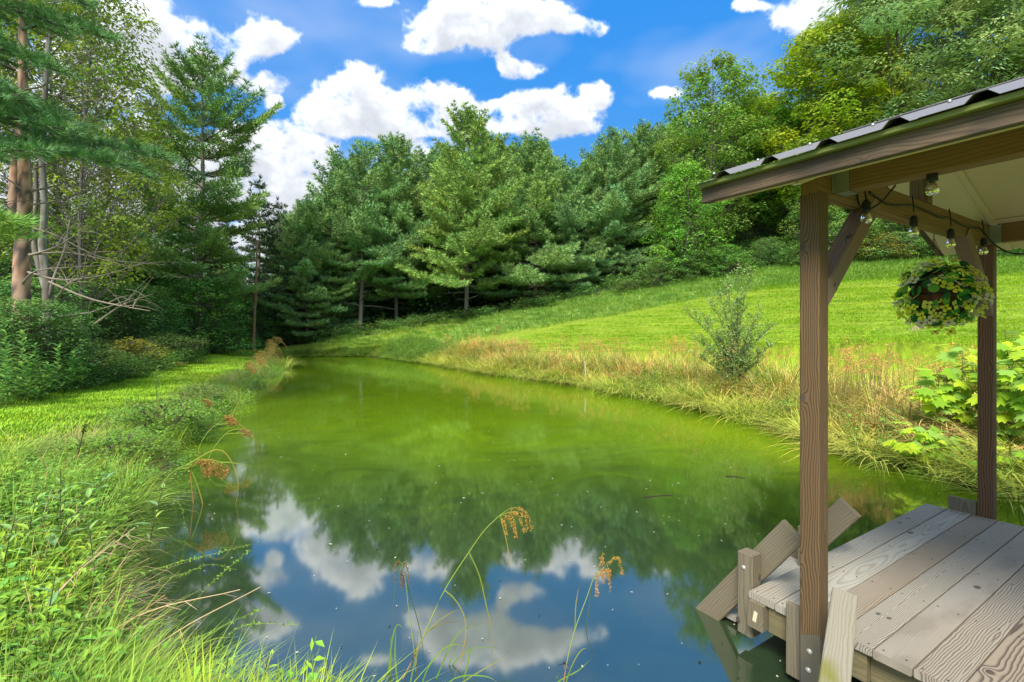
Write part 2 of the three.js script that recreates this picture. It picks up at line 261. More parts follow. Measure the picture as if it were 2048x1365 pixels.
// a white pine: whorls of long limbs carrying flat plates of tufts, upturned at the tips
function pine(seed, o) {
  const rnd = R(seed), crown = new GB(), wood = new GB(), { H, base, rad } = o, col = o.col ?? [0.045, 0.105, 0.045], bark = o.bark ?? [0.20, 0.17, 0.135];
  const lean = V((rnd() - 0.5) * 0.6, 0, (rnd() - 0.5) * 0.6), spine = []; for (let k = 0; k <= 10; k++) { const t = k / 10; spine.push(V(lean.x * t * t + 0.06 * Math.sin(t * 9 + seed), t * H, lean.z * t * t)); }
  const rb = o.trunk ?? H * 0.0115;
  const spineAt = (h) => { const f = clamp(h / H) * 10, k = Math.min(9, Math.floor(f)); return spine[k].clone().lerp(spine[k + 1], f - k); };
  tube(wood, spine, rb, 0.015, 8, () => vary(rnd, bark, 0.3, 0.05), rnd, 0.12);
  const step = o.step ?? 0.5;
  for (let h = base * 0.6; h < H - 0.3; h += step * (0.8 + rnd() * 0.4)) {
    const t = clamp((h - base) / (H - base)), dead = h < base;
    const nb = dead ? 2 : Math.round((o.whorl ?? 5) * (0.8 + rnd() * 0.5)), a0 = rnd() * 6.28;
    for (let k = 0; k < nb; k++) {
      const az = a0 + k / nb * 6.283 + (rnd() - 0.5) * 0.7;
      const prof = o.shape ? o.shape(t) : Math.pow(1 - t, 0.75) * (0.75 + 0.25 * sstep(0, 0.2, t)) + 0.05;
      const L = dead ? rad * (0.2 + rnd() * 0.35) : rad * prof * (1 + 0.7 * noise(Math.cos(az) * 1.1 + seed, h * 0.45, Math.sin(az) * 1.1)) * (0.6 + rnd() * 0.55) * (rnd() < 0.12 ? 0.5 : 1);
      const el = dead ? -0.15 + rnd() * 0.4 : lerp(o.el0 ?? -0.05, o.el1 ?? 0.85, Math.pow(t, 1.3)) + (rnd() - 0.5) * 0.25;
      const out = V(Math.cos(az), 0, Math.sin(az)), p0 = spineAt(h), pts = [], curl = dead ? 0 : o.curl ?? 0.25;
      for (let s = 0; s <= 4; s++) { const q = s / 4; pts.push(V(p0.x + out.x * L * q * Math.cos(el), p0.y + L * (q * Math.sin(el) + curl * (q * q - 0.45 * q)), p0.z + out.z * L * q * Math.cos(el))); }
      tube(wood, pts, Math.max(0.012, rb * 0.30 * (1 - t) + 0.008 * L), 0.006, 3, dead ? [0.16, 0.14, 0.12] : bark, rnd);
      if (dead) continue;
      const tone = vary(rnd, col, 0.22, 0.12), side = V(-out.z, 0, out.x);
      const along = (q) => { const f = q * 4, i = Math.min(3, Math.floor(f)); return pts[i].clone().lerp(pts[i + 1], f - i); };
      const put = (p, dir) => needles(crown, rnd, p, dir, (o.len ?? 0.3) * (0.8 + rnd() * 0.4), o.n ?? 11, o.w ?? 0.06, o.spread ?? 0.85, vary(rnd, tone, 0.25, 0.08));
      const gap = o.gap ?? 0.26;
      for (let q = 0.22 + 0.1 * rnd(); q <= 1.001; q += gap / L) {
        const p = along(Math.min(q, 1)), sub = 0.42 * L * (1 - q) + 0.25;
        put(p, V(out.x, 0.4, out.z).normalize());
        for (const sg of [-1, 1]) {
          const dir = V(out.x * 0.75 + side.x * sg, 0.12 + rnd() * 0.2, out.z * 0.75 + side.z * sg).normalize(), l = sub * (0.6 + rnd() * 0.6);
          for (let u = 0.15; u < l; u += gap * 0.85) { const pp = p.clone().addScaledVector(dir, u); pp.y += (rnd() - 0.4) * 0.12; put(pp, V(dir.x, 0.5, dir.z).normalize()); }
        }
      }
    }
  }
  needles(crown, rnd, spineAt(H), UP, (o.len ?? 0.3) * 1.3, 20, o.w ?? 0.045, 0.5, col);
  return { trunk: wood.smooth(), crown: crown.build() };
}
// a broadleaf: limbs rising from the trunk to clumps of leaves scattered through a crown
function broadleaf(seed, o) {
  const rnd = R(seed), crown = new GB(), wood = new GB(), { H, base } = o, col = o.col, bark = o.bark ?? [0.12, 0.10, 0.08], rb = o.trunk ?? H * 0.012;
  const spine = []; for (let k = 0; k <= 8; k++) { const t = k / 8; spine.push(V(0.3 * Math.sin(t * 4 + seed) * t, t * H * 0.9, 0.3 * Math.cos(t * 3 + seed * 2) * t)); }
  tube(wood, spine, rb, 0.03, 7, () => vary(rnd, bark, 0.35, 0.05), rnd, 0.15);
  const at2 = (h) => { const f = clamp(h / (H * 0.9)) * 8, k = Math.min(7, Math.floor(f)); return spine[k].clone().lerp(spine[k + 1], f - k); };
  for (let n = 0; n < o.clumps; n++) {
    const t = Math.pow((n + rnd()) / o.clumps, o.even ?? 0.9), h = lerp(base, H, t), prof = o.shape ? o.shape(t) : Math.pow(Math.sin(Math.PI * clamp(0.12 + 0.86 * t)), 0.7);
    const az = n * 2.39996 + rnd() * 0.9, rr = o.rad * prof * (0.35 + 0.65 * Math.sqrt(rnd())) * (1 + 0.35 * noise(Math.cos(az) * 1.3, t * 4, Math.sin(az) * 1.3 + seed));
    const c = at2(Math.min(h, H * 0.9)); c.x += Math.cos(az) * rr; c.z += Math.sin(az) * rr; c.y = h;
    const p0 = at2(Math.max(base * 0.7, h - rr * (0.5 + rnd() * 0.6) - 0.6)), mid = p0.clone().lerp(c, 0.5); mid.y -= rr * 0.08;
    tube(wood, [p0, mid, c], Math.max(0.015, rb * (o.limb ?? 0.28) * (1 - t * 0.7)), 0.008, 4, bark, rnd);
    const R0 = o.clump * (0.6 + rnd() * 0.7), tone = vary(rnd, col, 0.2, 0.18), N = Math.round(o.leaves * (0.6 + rnd() * 0.8)), lean = unit(rnd).multiplyScalar(0.4);
    for (let s = 0; s < 3; s++) { const e = c.clone().addScaledVector(unit(rnd), R0 * 0.8); tube(wood, [mid.clone().lerp(c, 0.6), e], 0.012, 0.004, 3, bark, rnd); }
    for (let k = 0; k < N; k++) {
      const u = unit(rnd), q = Math.cbrt(0.15 + 0.85 * rnd()) * R0, p = V(c.x + (u.x + lean.x * u.y) * q * 1.15, c.y + u.y * q * (o.flat ?? 0.6), c.z + (u.z + lean.z * u.y) * q * 1.15);
      if (noise(p.x * 2.2, p.y * 2.6, p.z * 2.2) < (o.hole ?? -0.18)) continue;
      const nr = V(u.x * 0.6 + (rnd() - 0.5) * 0.9, 0.75 + rnd() * 0.4, u.z * 0.6 + (rnd() - 0.5) * 0.9).normalize(), dir = V(u.x + (rnd() - 0.5), -0.35 * (o.droop ?? 1) + (rnd() - 0.5) * 0.4, u.z + (rnd() - 0.5)); dir.addScaledVector(nr, -dir.dot(nr)).normalize();
      const s = o.leaf * (0.7 + rnd() * 0.6);
      leafFlat(crown, p, dir, nr, s, s * (o.aspect ?? 0.6), vary(rnd, tone, 0.28, 0.12));
    }
  }
  return { trunk: wood.smooth(), crown: crown.build() };
}
function growOn(name, label, category, kind, x, d, ytop, o = {}) {          // a tree whose top shows at the pixel row ytop
  const p = on(x, d, -0.06), t = thing(name, label, category, p, o.group), H = (EYE + (HY - ytop) / F * d - p.y), s = H / kind.H;
  t.scale.set(s * (o.wide ?? 1), s, s * (o.wide ?? 1)); t.rotation.y = o.turn ?? 0;
  mesh('trunk', kind.geo.trunk, o.bark ?? M.bark, t); mesh(o.crown ?? 'crown', kind.geo.crown, o.leaf ?? kind.mat, t);
  return t;
}
const xAt = (px, d) => (px - CX) / F * d;
const needleA = dull(rgb(1.05, 1.05, 1.05)), needleB = dull(rgb(1.22, 1.14, 0.85)), needleC = dull(rgb(0.98, 1.03, 1.12)), needleD = dull(rgb(0.75, 0.8, 0.85));
const PINE = [
  { H: 15, base: 0.9, rad: 4.8, whorl: 5, shape: (t) => Math.pow(1 - t, 0.52) * (0.8 + 0.2 * sstep(0, 0.25, t)) + 0.05 }, { H: 16, base: 2.6, rad: 5.2, whorl: 5, curl: 0.3, shape: (t) => Math.pow(1 - t, 0.68) + 0.05 }, { H: 14, base: 0.8, rad: 5.2, whorl: 5, el0: -0.1, shape: (t) => Math.pow(1 - t, 0.42) * (0.85 + 0.15 * sstep(0, 0.3, t)) + 0.05 }, { H: 17, base: 4.2, rad: 4.8, whorl: 4, step: 0.55, shape: (t) => Math.pow(1 - t, 0.55) + 0.05 },
].map((o, k) => ({ ...o, geo: pine(100 + k * 7, { ...o, col: [0.235, 0.385, 0.115] }), mat: needleA }));

const STAND = [ // pixel of the top, depth, kind, foliage, label
  [612, 415, 37.5, 2, needleA, 'dark green pine at the left end of the stand, branches down to the grass'],
  [662, 372, 40, 0, needleC, 'blue-green pine second from the left end of the pine stand'],
  [722, 285, 39, 3, needleC, 'tall pine in the stand with a pale bare lower trunk showing at its foot'],
  [792, 278, 41, 1, needleA, 'round-topped tall pine in the stand left of the lighter pointed pine'],
  [932, 222, 38.5, 1, needleB, 'lighter yellow-green pine with a pointed leader, tallest of the middle stand'],
  [1072, 296, 40, 2, needleA, 'broad dark pine just right of the tallest middle pine'],
  [1150, 345, 39, 2, needleC, 'lower pine at the dip of the skyline right of the middle stand'],
  [1228, 262, 39, 0, needleC, 'blue-green pine at the right end of the stand, nearest the leafy trees'],
  [1290, 250, 43, 0, needleA, 'pine half hidden behind the leafy tree right of the stand'],
];
STAND.forEach(([px, yt, d, k, leaf, label], i) => growOn('pine_tree', label, 'pine tree', PINE[k], xAt(px, d), d, yt, { leaf, turn: i * 1.7, wide: 0.95 + (i % 3) * 0.06 }));
[[575, 430, 46, 0], [690, 330, 48, 2], [760, 330, 50, 0], [850, 315, 47, 2], [890, 300, 51, 0], [985, 270, 46, 0], [1030, 300, 52, 2], [1110, 320, 49, 0], [1190, 320, 50, 2], [1255, 300, 52, 0], [640, 420, 52, 2], [1330, 260, 50, 2]].forEach(([px, yt, d, k], i) =>
  growOn('pine_tree', `back-row pine of the dense stand, ${['second', 'fifth', 'sixth', 'seventh', 'eighth', 'third from the right of the middle', 'ninth', 'third from the right', 'second from the right', 'last but the corner one', 'first', 'corner one'][i]} counted from the left, only its top showing`.replace('third from the right of the middle counted from the left', 'just right of the tallest pine').replace(/(from the right|but the corner one|corner one) counted from the left/, '$1'), 'pine tree', PINE[k], xAt(px, d), d, yt, { leaf: [needleA, needleC, needleB][i % 3], turn: i * 2.3, group: 'pines in the back rows of the stand' }));

// broadleaf kinds
const LEAF = {
  tall: { H: 15, o: { base: 2.2, rad: 3.6, clumps: 120, clump: 0.85, leaves: 190, leaf: 0.23, col: [0.25, 0.41, 0.055], shape: (t) => 0.45 + 0.55 * Math.sin(Math.PI * Math.pow(t, 0.8)) } },
  mound: { H: 10, o: { base: 0.3, rad: 3.4, clumps: 130, clump: 0.8, leaves: 170, leaf: 0.18, col: [0.22, 0.38, 0.055], shape: (t) => Math.sqrt(Math.max(0.02, 1 - t * t)), even: 1 } },
  round: { H: 17, o: { base: 2.5, rad: 6.2, clumps: 230, clump: 1.05, leaves: 200, leaf: 0.28, col: [0.27, 0.43, 0.04], hole: -0.28 } },
  feather: { H: 17, o: { base: 2.5, rad: 5.6, clumps: 190, clump: 1.0, leaves: 240, leaf: 0.29, aspect: 0.34, droop: 2, col: [0.30, 0.44, 0.13], hole: -0.26 } },
  airy: { H: 14, o: { base: 3.0, rad: 3.8, clumps: 150, clump: 0.8, leaves: 200, trunk: 0.10, limb: 0.16, leaf: 0.155, col: [0.24, 0.32, 0.05], hole: 0.0, bark: [0.13, 0.115, 0.10] } },
  bush: { H: 2.6, o: { base: 0.1, rad: 1.7, clumps: 60, clump: 0.42, leaves: 150, leaf: 0.11, col: [0.15, 0.29, 0.045], shape: (t) => Math.sqrt(Math.max(0.05, 1 - t * t * 0.95)), even: 1, trunk: 0.04 } },
  bramble: { H: 1.6, o: { base: 0.05, rad: 1.5, clumps: 50, clump: 0.36, leaves: 130, leaf: 0.085, col: [0.19, 0.30, 0.05], shape: (t) => Math.sqrt(Math.max(0.05, 1 - t * t * 0.9)), even: 1, trunk: 0.03 } },
  under: { H: 5, o: { base: 0.4, rad: 2.4, clumps: 90, clump: 0.62, leaves: 170, leaf: 0.13, col: [0.14, 0.29, 0.055], shape: (t) => 0.35 + 0.65 * Math.sqrt(Math.max(0, 1 - t)), even: 1, trunk: 0.07 } },
};
let seed = 900; for (const k in LEAF) { const e = LEAF[k]; e.geo = broadleaf(seed += 13, { H: e.H, ...e.o }); e.mat = M.leaf; }
const leafYellow = leafy(rgb(1.3, 1.12, 0.5), 0.45), leafDark = leafy(rgb(0.85, 0.95, 0.9), 0.35), leafGold = leafy(rgb(1.5, 0.95, 0.5), 0.4), leafSilver = leafy(rgb(1.1, 1.08, 1.3), 0.35), leafAiry = leafy(rgb(1.05, 1.15, 0.65), 0.45), leafFresh = leafy(rgb(1.05, 1.25, 0.9), 0.42);
const grow = (name, label, cat, kind, px, d, yt, o) => growOn(name, label, cat, LEAF[kind], xAt(px, d), d, yt, o);
grow('broadleaf_tree', 'tall airy leafy tree with a rounded top beside the pines, left of the roof', 'tree', 'tall', 1420, 37, 132, { turn: 1 });
grow('broadleaf_tree', 'leafy tree just behind and right of the tall airy tree', 'tree', 'tall', 1492, 41, 190, { turn: 3 });
grow('vine_covered_tree', 'low leafy tree smothered in vines at the corner of the pine stand', 'tree', 'mound', 1372, 34.5, 330, { turn: 2, leaf: leafFresh });
grow('broadleaf_tree', 'yellow-green leafy tree rising behind the roof edge', 'tree', 'round', 1660, 37, 55, { turn: 0.5, leaf: leafYellow });
grow('broadleaf_tree', 'leafy tree in the gap between tall airy tree and yellow-green tree', 'tree', 'tall', 1570, 39, 215, { turn: 5, leaf: leafFresh });
grow('broadleaf_tree', 'large pale feathery tree above the middle of the roof', 'tree', 'feather', 1800, 34, -70, { turn: 2.2 });
grow('broadleaf_tree', 'silvery feathery tree in the top right corner', 'tree', 'feather', 2010, 31, -110, { turn: 4.2, leaf: leafSilver });
grow('broadleaf_tree', 'green leafy tree behind the two feathery trees', 'tree', 'round', 1900, 44, -80, { turn: 1.2 });
grow('broadleaf_tree', 'darker leafy tree low on the slope behind the near post', 'tree', 'mound', 1640, 33.5, 330, { turn: 4 });
grow('broadleaf_tree', 'leafy tree on the slope behind the far post', 'tree', 'mound', 1850, 31, 260, { turn: 5, wide: 1.2 });
grow('broadleaf_tree', 'leafy tree at the right edge below the silvery one', 'tree', 'round', 2180, 29, 0, { turn: 2 });
[[1255, 33.9, 560, 'bramble', leafDark, 'low brown-green bramble mound at the foot of the pines'], [1320, 33.4, 520, 'bush', M.leaf, 'bushy shrub left of the vine-covered tree foot'], [1455, 32.6, 490, 'bush', leafFresh, 'rounded light green shrub below the tall airy tree'],
[1540, 32.6, 478, 'under', M.leaf, 'leafy shrub at the wood edge between the two tall trees'], [1600, 31.6, 490, 'bush', leafDark, 'dark shrub at the wood edge left of the near post'], [1690, 30.3, 440, 'bush', leafSilver, 'greyish shrub at the wood edge seen through the brace'],
[1745, 29.8, 470, 'bramble', leafGold, 'yellowish bramble patch behind the brace'], [1800, 29.3, 465, 'bush', leafSilver, 'pale shrub left of the hanging basket'], [1870, 28.5, 470, 'bush', M.leaf, 'shrub directly behind the hanging basket'], [2010, 27.2, 465, 'bush', leafDark, 'dark shrub at the wood edge right of the far post'], [1395, 33, 500, 'bush', leafDark, 'dark shrub at the foot of the vine-covered tree'],
].forEach(([px, d, yt, k, leaf, label], i) => grow('shrub', label, 'shrub', k, px, d, yt, { leaf, turn: i * 1.3, crown: 'foliage', wide: 1.25 }));

[[1450, 42, 330, 'mound', leafDark, 'dark leafy tree deep in the wood behind the tall airy tree'], [1560, 40, 380, 'mound', M.leaf, 'leafy tree deep in the wood left of the near post'], [1740, 38, 300, 'mound', leafDark, 'leafy tree deep in the wood behind the roof corner'], [2000, 34, 330, 'mound', M.leaf, 'leafy tree in the wood to the right of the far post'], [1330, 42, 400, 'mound', leafDark, 'dark leafy tree in the gap between pines and vine-covered tree'],
].forEach(([px, d, yt, k, leaf, label], i) => grow('broadleaf_tree', label, 'tree', k, px, d, yt, { leaf, turn: i * 2.3, wide: 1.15 }));

// ── the left side
const tallPine = { H: 18, geo: pine(411, { H: 18, base: 3.4, rad: 5.6, whorl: 5, step: 0.9, len: 0.34, n: 12, w: 0.05, spread: 0.9, col: [0.20, 0.335, 0.085], trunk: 0.24, el0: -0.05, el1: 0.85, curl: 0.35, gap: 0.24, shape: (t) => (t < 0.5 ? 0.72 + 0.28 * Math.sin(t * 26) : 0.62 * Math.pow(1 - Math.pow((t - 0.55) / 0.47, 2), 0.5) || 0.1) }), mat: needleA };
growOn('pine_tree', 'tall lone pine on the left bank with a tapering open crown', 'pine tree', tallPine, xAt(400, 29), 29, 105, { turn: 0.4 });
const spruce = { H: 11, geo: pine(512, { H: 11, base: 1.8, rad: 2.9, whorl: 5, step: 0.55, gap: 0.34, n: 9, len: 0.26, col: [0.10, 0.16, 0.06], el0: -0.2, el1: 0.4, curl: 0.1 }), mat: needleD };
growOn('pine_tree', 'thin dark sparse evergreen standing right of the lone tall pine', 'pine tree', spruce, xAt(515, 36), 36, 355, { turn: 1 });
growOn('pine_tree', 'second thin sparse evergreen, between the first and the pine stand', 'pine tree', spruce, xAt(560, 39), 39, 400, { turn: 3 });
growOn('pine_tree', 'thin evergreen low behind the lone tall pine on its left', 'pine tree', spruce, xAt(455, 41), 41, 430, { turn: 4.4 });
grow('broadleaf_tree', 'airy yellow-green tree at the top left, sky showing through it', 'tree', 'airy', 165, 17, -60, { turn: 0.6, leaf: leafAiry, wide: 0.8 });
grow('broadleaf_tree', 'airy leafy tree behind the dead limbs at the left', 'tree', 'airy', 120, 21, -20, { turn: 2.6 });
grow('broadleaf_tree', 'airy tree far left behind the stripped trunk', 'tree', 'airy', -20, 19, -60, { turn: 4.1 });
grow('broadleaf_tree', 'slender thin-leaved tree left of the lone tall pine', 'tree', 'airy', 300, 36, 260, { turn: 1.1 });
grow('broadleaf_tree', 'slender thin-leaved tree second from the lone tall pine', 'tree', 'airy', 225, 34, 240, { turn: 3.3, leaf: leafDark });
[[330, 38, 440, 'under', leafDark, 'tall bush in the far left background seen under the lone pine'], [150, 28, 430, 'under', leafDark, 'tall dark bush in the left background above the dead limbs'], [20, 22, 420, 'under', leafDark, 'tall dark bush behind the stripped trunk'], [450, 52, 520, 'under', leafDark, 'bush in the farthest background right of the lone pine'], [38, 10.3, 600, 'under', M.leaf, 'leafy vine-covered bush hiding the foot of the stripped trunk'], [100, 11.2, 640, 'under', leafDark, 'leafy bush hiding the foot of the lichen-grey trunk'], [60, 14, 560, 'under', leafDark, 'dark bush behind the two bare trunks at the left'], [200, 19, 560, 'under', leafDark, 'dark understorey bush below the dead limbs'], [300, 22, 590, 'under', leafDark, 'understorey bush left of the lone pine foot'], [395, 27, 560, 'under', leafFresh, 'leafy bush climbing the foot of the lone tall pine'],
[470, 34, 590, 'under', leafDark, 'bush right of the lone tall pine foot'], [545, 38, 610, 'under', leafDark, 'bush in the shade left of the pine stand'], [120, 24, 520, 'under', leafDark, 'tall bush far back behind the dead limbs'], [350, 34, 540, 'under', leafDark, 'bush far back behind the lone pine on its left'], [-60, 16, 480, 'under', leafDark, 'dark bush at the left edge'], [600, 44, 600, 'under', leafDark, 'bush in the dark gap under the pine stand'], [440, 44, 560, 'under', leafDark, 'bush at the far back between lone pine and stand'], [250, 30, 500, 'under', leafDark, 'tall bush in the background under the slender trees'],
[700, 46, 590, 'under', leafDark, 'bush in the shade behind the pale pine trunk'], [860, 47, 575, 'under', leafDark, 'bush in the shade behind the middle pines'],
].forEach(([px, d, yt, k, leaf, label], i) => grow('shrub', label, 'shrub', k, px, d, yt, { leaf, turn: i * 2.1, crown: 'foliage', wide: 1.35 }));
[[318, 7.6, 800, 'bramble', leafFresh, 'leafy green bush at the water edge of the left bank, behind the big orange sedge'], [395, 10.2, 772, 'bramble', M.leaf, 'leafy bush further along the left water edge beside the small orange sedge'], [240, 5.9, 868, 'bramble', leafFresh, 'low leafy bush on the left bank nearest the dark dry stalk'], [250, 15.6, 680, 'bramble', leafGold, 'reddish-green bramble along the left wood edge'], [330, 19, 672, 'bramble', M.leaf, 'bramble further along the left wood edge'], [190, 13, 700, 'bramble', leafDark, 'dark bramble behind the broad-leaved weeds'], [420, 28, 668, 'bramble', leafDark, 'bramble near the far end of the left mown strip'], [110, 11.5, 690, 'bramble', M.leaf, 'bramble at the foot of the stripped trunk'], [510, 36, 680, 'bramble', leafGold, 'browned bramble beyond the left bank tip'], [610, 36.6, 678, 'bramble', leafDark, 'dark bramble under the first stand pine'],
].forEach(([px, d, yt, k, leaf, label], i) => grow('shrub', label, 'shrub', k, px, d, yt, { leaf, turn: i * 1.9, crown: 'foliage', wide: 1.3 }));

// ── the stripped pine at the left edge: pale dead limbs below, long boughs of fine needles above
function curve(pts, n = 10) { const c = new THREE.CatmullRomCurve3(pts); return c.getPoints(n); }
function bough(B, W, rnd, p0, p1, sag, wide, col, dens = 1) {
  const mid = p0.clone().lerp(p1, 0.5); mid.y += sag; const pts = curve([p0, mid, p1], 8), L = p0.distanceTo(p1), axis = p1.clone().sub(p0).normalize(), side = V().crossVectors(axis, UP).normalize();
  tube(W, pts, 0.035, 0.008, 5, [0.07, 0.055, 0.045], rnd);
  const al = (q) => { const f = clamp(q) * 8, i = Math.min(7, Math.floor(f)); return pts[i].clone().lerp(pts[i + 1], f - i); };
  for (let q = 0.12; q <= 1; q += 0.11 / L / dens) {
    for (const sg of [-1, 1]) {
      const p = al(q), l = wide * (0.35 + 0.65 * rnd()) * (1 - 0.55 * q), dir = axis.clone().multiplyScalar(0.9).addScaledVector(side, sg * (0.5 + rnd() * 0.6)).addScaledVector(UP, (rnd() - 0.35) * 1.0).normalize();
      const e = p.clone().addScaledVector(dir, l); tube(W, [p, e], 0.009, 0.003, 3, [0.07, 0.055, 0.045], rnd);
      const tone = vary(rnd, col, 0.25, 0.1);
      for (let u = 0.1; u <= l; u += 0.075) { const pp = p.clone().addScaledVector(dir, u); needles(B, rnd, pp, V(dir.x, dir.y + 0.3, dir.z).normalize(), 0.15, 16, 0.010, 0.8, vary(rnd, tone, 0.25, 0.06)); }
    }
    needles(B, rnd, al(q), axis, 0.14, 12, 0.0085, 0.8, vary(rnd, col, 0.3, 0.06));
  }
}
{
  const rnd = R(71), o = on(-11, 11, -0.1), t = thing('pine_tree', 'large pine at the left edge with stripped reddish trunk and long needle boughs', 'pine tree', V(0, 0, 0));
  const W = new GB(), N = new GB(), Q = new GB(), d0 = 11;
  const P = (px, py, d = d0) => at(px, py, d), skin = (k, a) => { const n = noise(k * 30, a * 1.2, 3) + 0.5 * noise(k * 90, a * 3, 5); return n > 0.12 ? [0.10, 0.075, 0.06] : n > -0.02 ? [0.30, 0.17, 0.10] : vary(rnd, [0.46, 0.30, 0.20], 0.15, 0.04); };
  tube(W, curve([V(o.x, o.y, o.z), P(42, 620), P(44, 500), P(50, 400), P(48, 330), P(46, 240), P(45, 120), P(44, 0), P(48, -160)], 60), [...Array(61)].map((_, k) => lerp(0.18, 0.07, clamp(k / 50))), 0, 12, skin, rnd, 0.06);
  tube(W, curve([P(34, 470, 11.15), P(28, 420, 11.2), P(28, 350, 11.25), P(36, 280, 11.2), P(40, 200, 11.2)], 20), [...Array(21)].map((_, k) => lerp(0.125, 0.06, k / 20)), 0, 9, skin, rnd, 0.08);
  tube(Q, curve([P(46, 215, 10.85), P(54, 204, 10.8), P(62, 199, 10.75)], 4), [0.10, 0.13, 0.12, 0.08, 0.03], 0, 8, () => vary(rnd, [0.36, 0.12, 0.045], 0.35, 0.1), rnd, 0.4);
  const dead = [[[59, 511], [111, 494], [176, 453]], [[57, 510], [141, 506], [264, 535]], [[44, 567], [67, 544], [141, 535], [249, 529]], [[67, 667], [103, 638], [176, 626], [243, 605], [268, 596]], [[97, 564], [176, 597], [252, 614], [300, 622]], [[188, 649], [243, 611], [305, 588]], [[111, 599], [128, 575], [144, 564]], [[59, 482], [100, 455], [143, 428]], [[64, 382], [110, 372], [154, 354]], [[49, 179], [85, 172], [100, 158], [108, 138]], [[62, 197], [100, 203], [138, 205], [200, 197], [246, 180]], [[49, 146], [77, 128], [138, 120], [190, 100]], [[67, 338], [115, 323], [150, 316]], [[55, 545], [120, 560], [210, 550], [300, 520]], [[40, 440], [10, 410], [-20, 390]], [[62, 410], [120, 400], [190, 372], [220, 350]], [[60, 455], [110, 470], [200, 515], [330, 530]], [[45, 380], [0, 350], [-40, 340]]];
  for (const l of dead) {
    const D = new GB(), dd = 10.9 - rnd() * 1.2, pts = curve(l.map(([x, y], k) => P(x, y, lerp(10.9, dd, k / (l.length - 1)))), 8), tone = vary(rnd, [0.30, 0.25, 0.19], 0.25, 0.04);
    tube(D, pts, 0.020 + rnd() * 0.010, 0.004, 5, tone, rnd);
    for (let k = 0; k < 5; k++) { const p = pts[3 + Math.floor(rnd() * 5)], e = p.clone().add(unit(rnd).multiplyScalar(0.35 + rnd() * 0.4)).add(V(0.25, 0.02, 0)); tube(D, curve([p, p.clone().lerp(e, 0.5).add(V(0, 0.06, 0)), e], 3), 0.011, 0.003, 3, tone, rnd); }
    mesh('dead_limb', D.smooth(), M.bark, t);
  }
  const B = [ // from, to (pixels and depths), sag, spread
    [-120, 300, 10.5, 235, 330, 9.2, 0.25, 1.0], [40, 290, 10.8, 335, 320, 9.8, 0.2, 0.75], [-150, 245, 10, 150, 265, 8.8, 0.2, 1.0], [40, 220, 11, 120, 235, 9.6, 0.1, 0.8], [-150, 330, 9.5, 90, 300, 8.4, 0.1, 0.8],
    [40, 60, 11, 205, 75, 9.6, 0.25, 0.8], [-100, 100, 10, 110, 140, 8.8, 0.2, 0.9], [-150, 30, 10, 130, 55, 9, 0.3, 0.9], [40, -20, 11, 170, 10, 9.8, 0.2, 0.8], [-150, 160, 9.5, 40, 190, 8.6, 0.1, 0.9], [-120, -60, 10, 60, -20, 9, 0.2, 0.9], [30, 140, 11, -120, 120, 10.2, 0.2, 0.8], [-60, 225, 10.2, 60, 200, 9.5, 0.1, 0.8],
    [-190, 500, 7.2, 36, 470, 6.5, 0.15, 0.75], [-190, 460, 7.0, 15, 440, 6.4, 0.1, 0.7], [150, 300, 10.4, 300, 355, 9.9, 0.1, 0.6],
  ];
  B.forEach(([x0, y0, da, x1, y1, db, sag, wide], k) => bough(N, W, rnd, P(x0, y0, da), P(x1, y1, db), sag, wide, k === 13 || k === 14 ? [0.26, 0.46, 0.08] : [0.15, 0.31, 0.10], 1.25));
  mesh('trunk', W.smooth(), M.bark, t); mesh('broken_stub', Q.smooth(), M.bark, t).userData.label = 'splintered red-brown broken limb stub'; mesh('crown', N.build(), M.needle, t);
}
{ // the lichen-grey trunk beside it, forked, bare below
  const rnd = R(73), t = thing('bare_tree', 'grey lichen-covered forked trunk right of the stripped pine', 'tree', V(0, 0, 0)), W = new GB(), C = new GB(), P = (x, y) => at(x, y, 12.6), skin = () => vary(rnd, rnd() < 0.4 ? [0.26, 0.27, 0.22] : [0.15, 0.13, 0.10], 0.3, 0.04);
  const o = on(P(92, 700).x, 12.6, -0.1);
  tube(W, curve([V(o.x, o.y, o.z), P(94, 640), P(92, 560), P(84, 490), P(88, 430), P(84, 300), P(92, 150), P(100, 20)], 40), 0.115, 0.045, 9, skin, rnd, 0.15);
  tube(W, curve([P(92, 580), P(74, 520), P(66, 470), P(72, 400), P(70, 330)], 14), 0.075, 0.04, 8, skin, rnd, 0.15);
  tube(W, curve([P(96, 600), P(112, 545), P(128, 505), P(140, 440)], 10), 0.055, 0.02, 6, skin, rnd, 0.15);
  for (let k = 0; k < 26; k++) { const y = 330 - k * 14, p = P(86 + rnd() * 12, y), e = p.clone().add(V((rnd() - 0.3) * 2.6, 0.3 + rnd() * 0.9, (rnd() - 0.5) * 2)); tube(W, [p, p.clone().lerp(e, 0.5).add(V(0, -0.1, 0)), e], 0.022, 0.005, 4, skin(), rnd); for (let s = 0; s < 70; s++) { const u = unit(rnd), q = e.clone().addScaledVector(u, 0.5 * Math.cbrt(rnd())); leafFlat(C, q, unit(rnd), unit(rnd), 0.09, 0.055, vary(rnd, [0.11, 0.17, 0.03], 0.3, 0.15)); } }
  mesh('trunk', W.smooth(), M.bark, t); mesh('crown', C.build(), M.leaf, t);
}
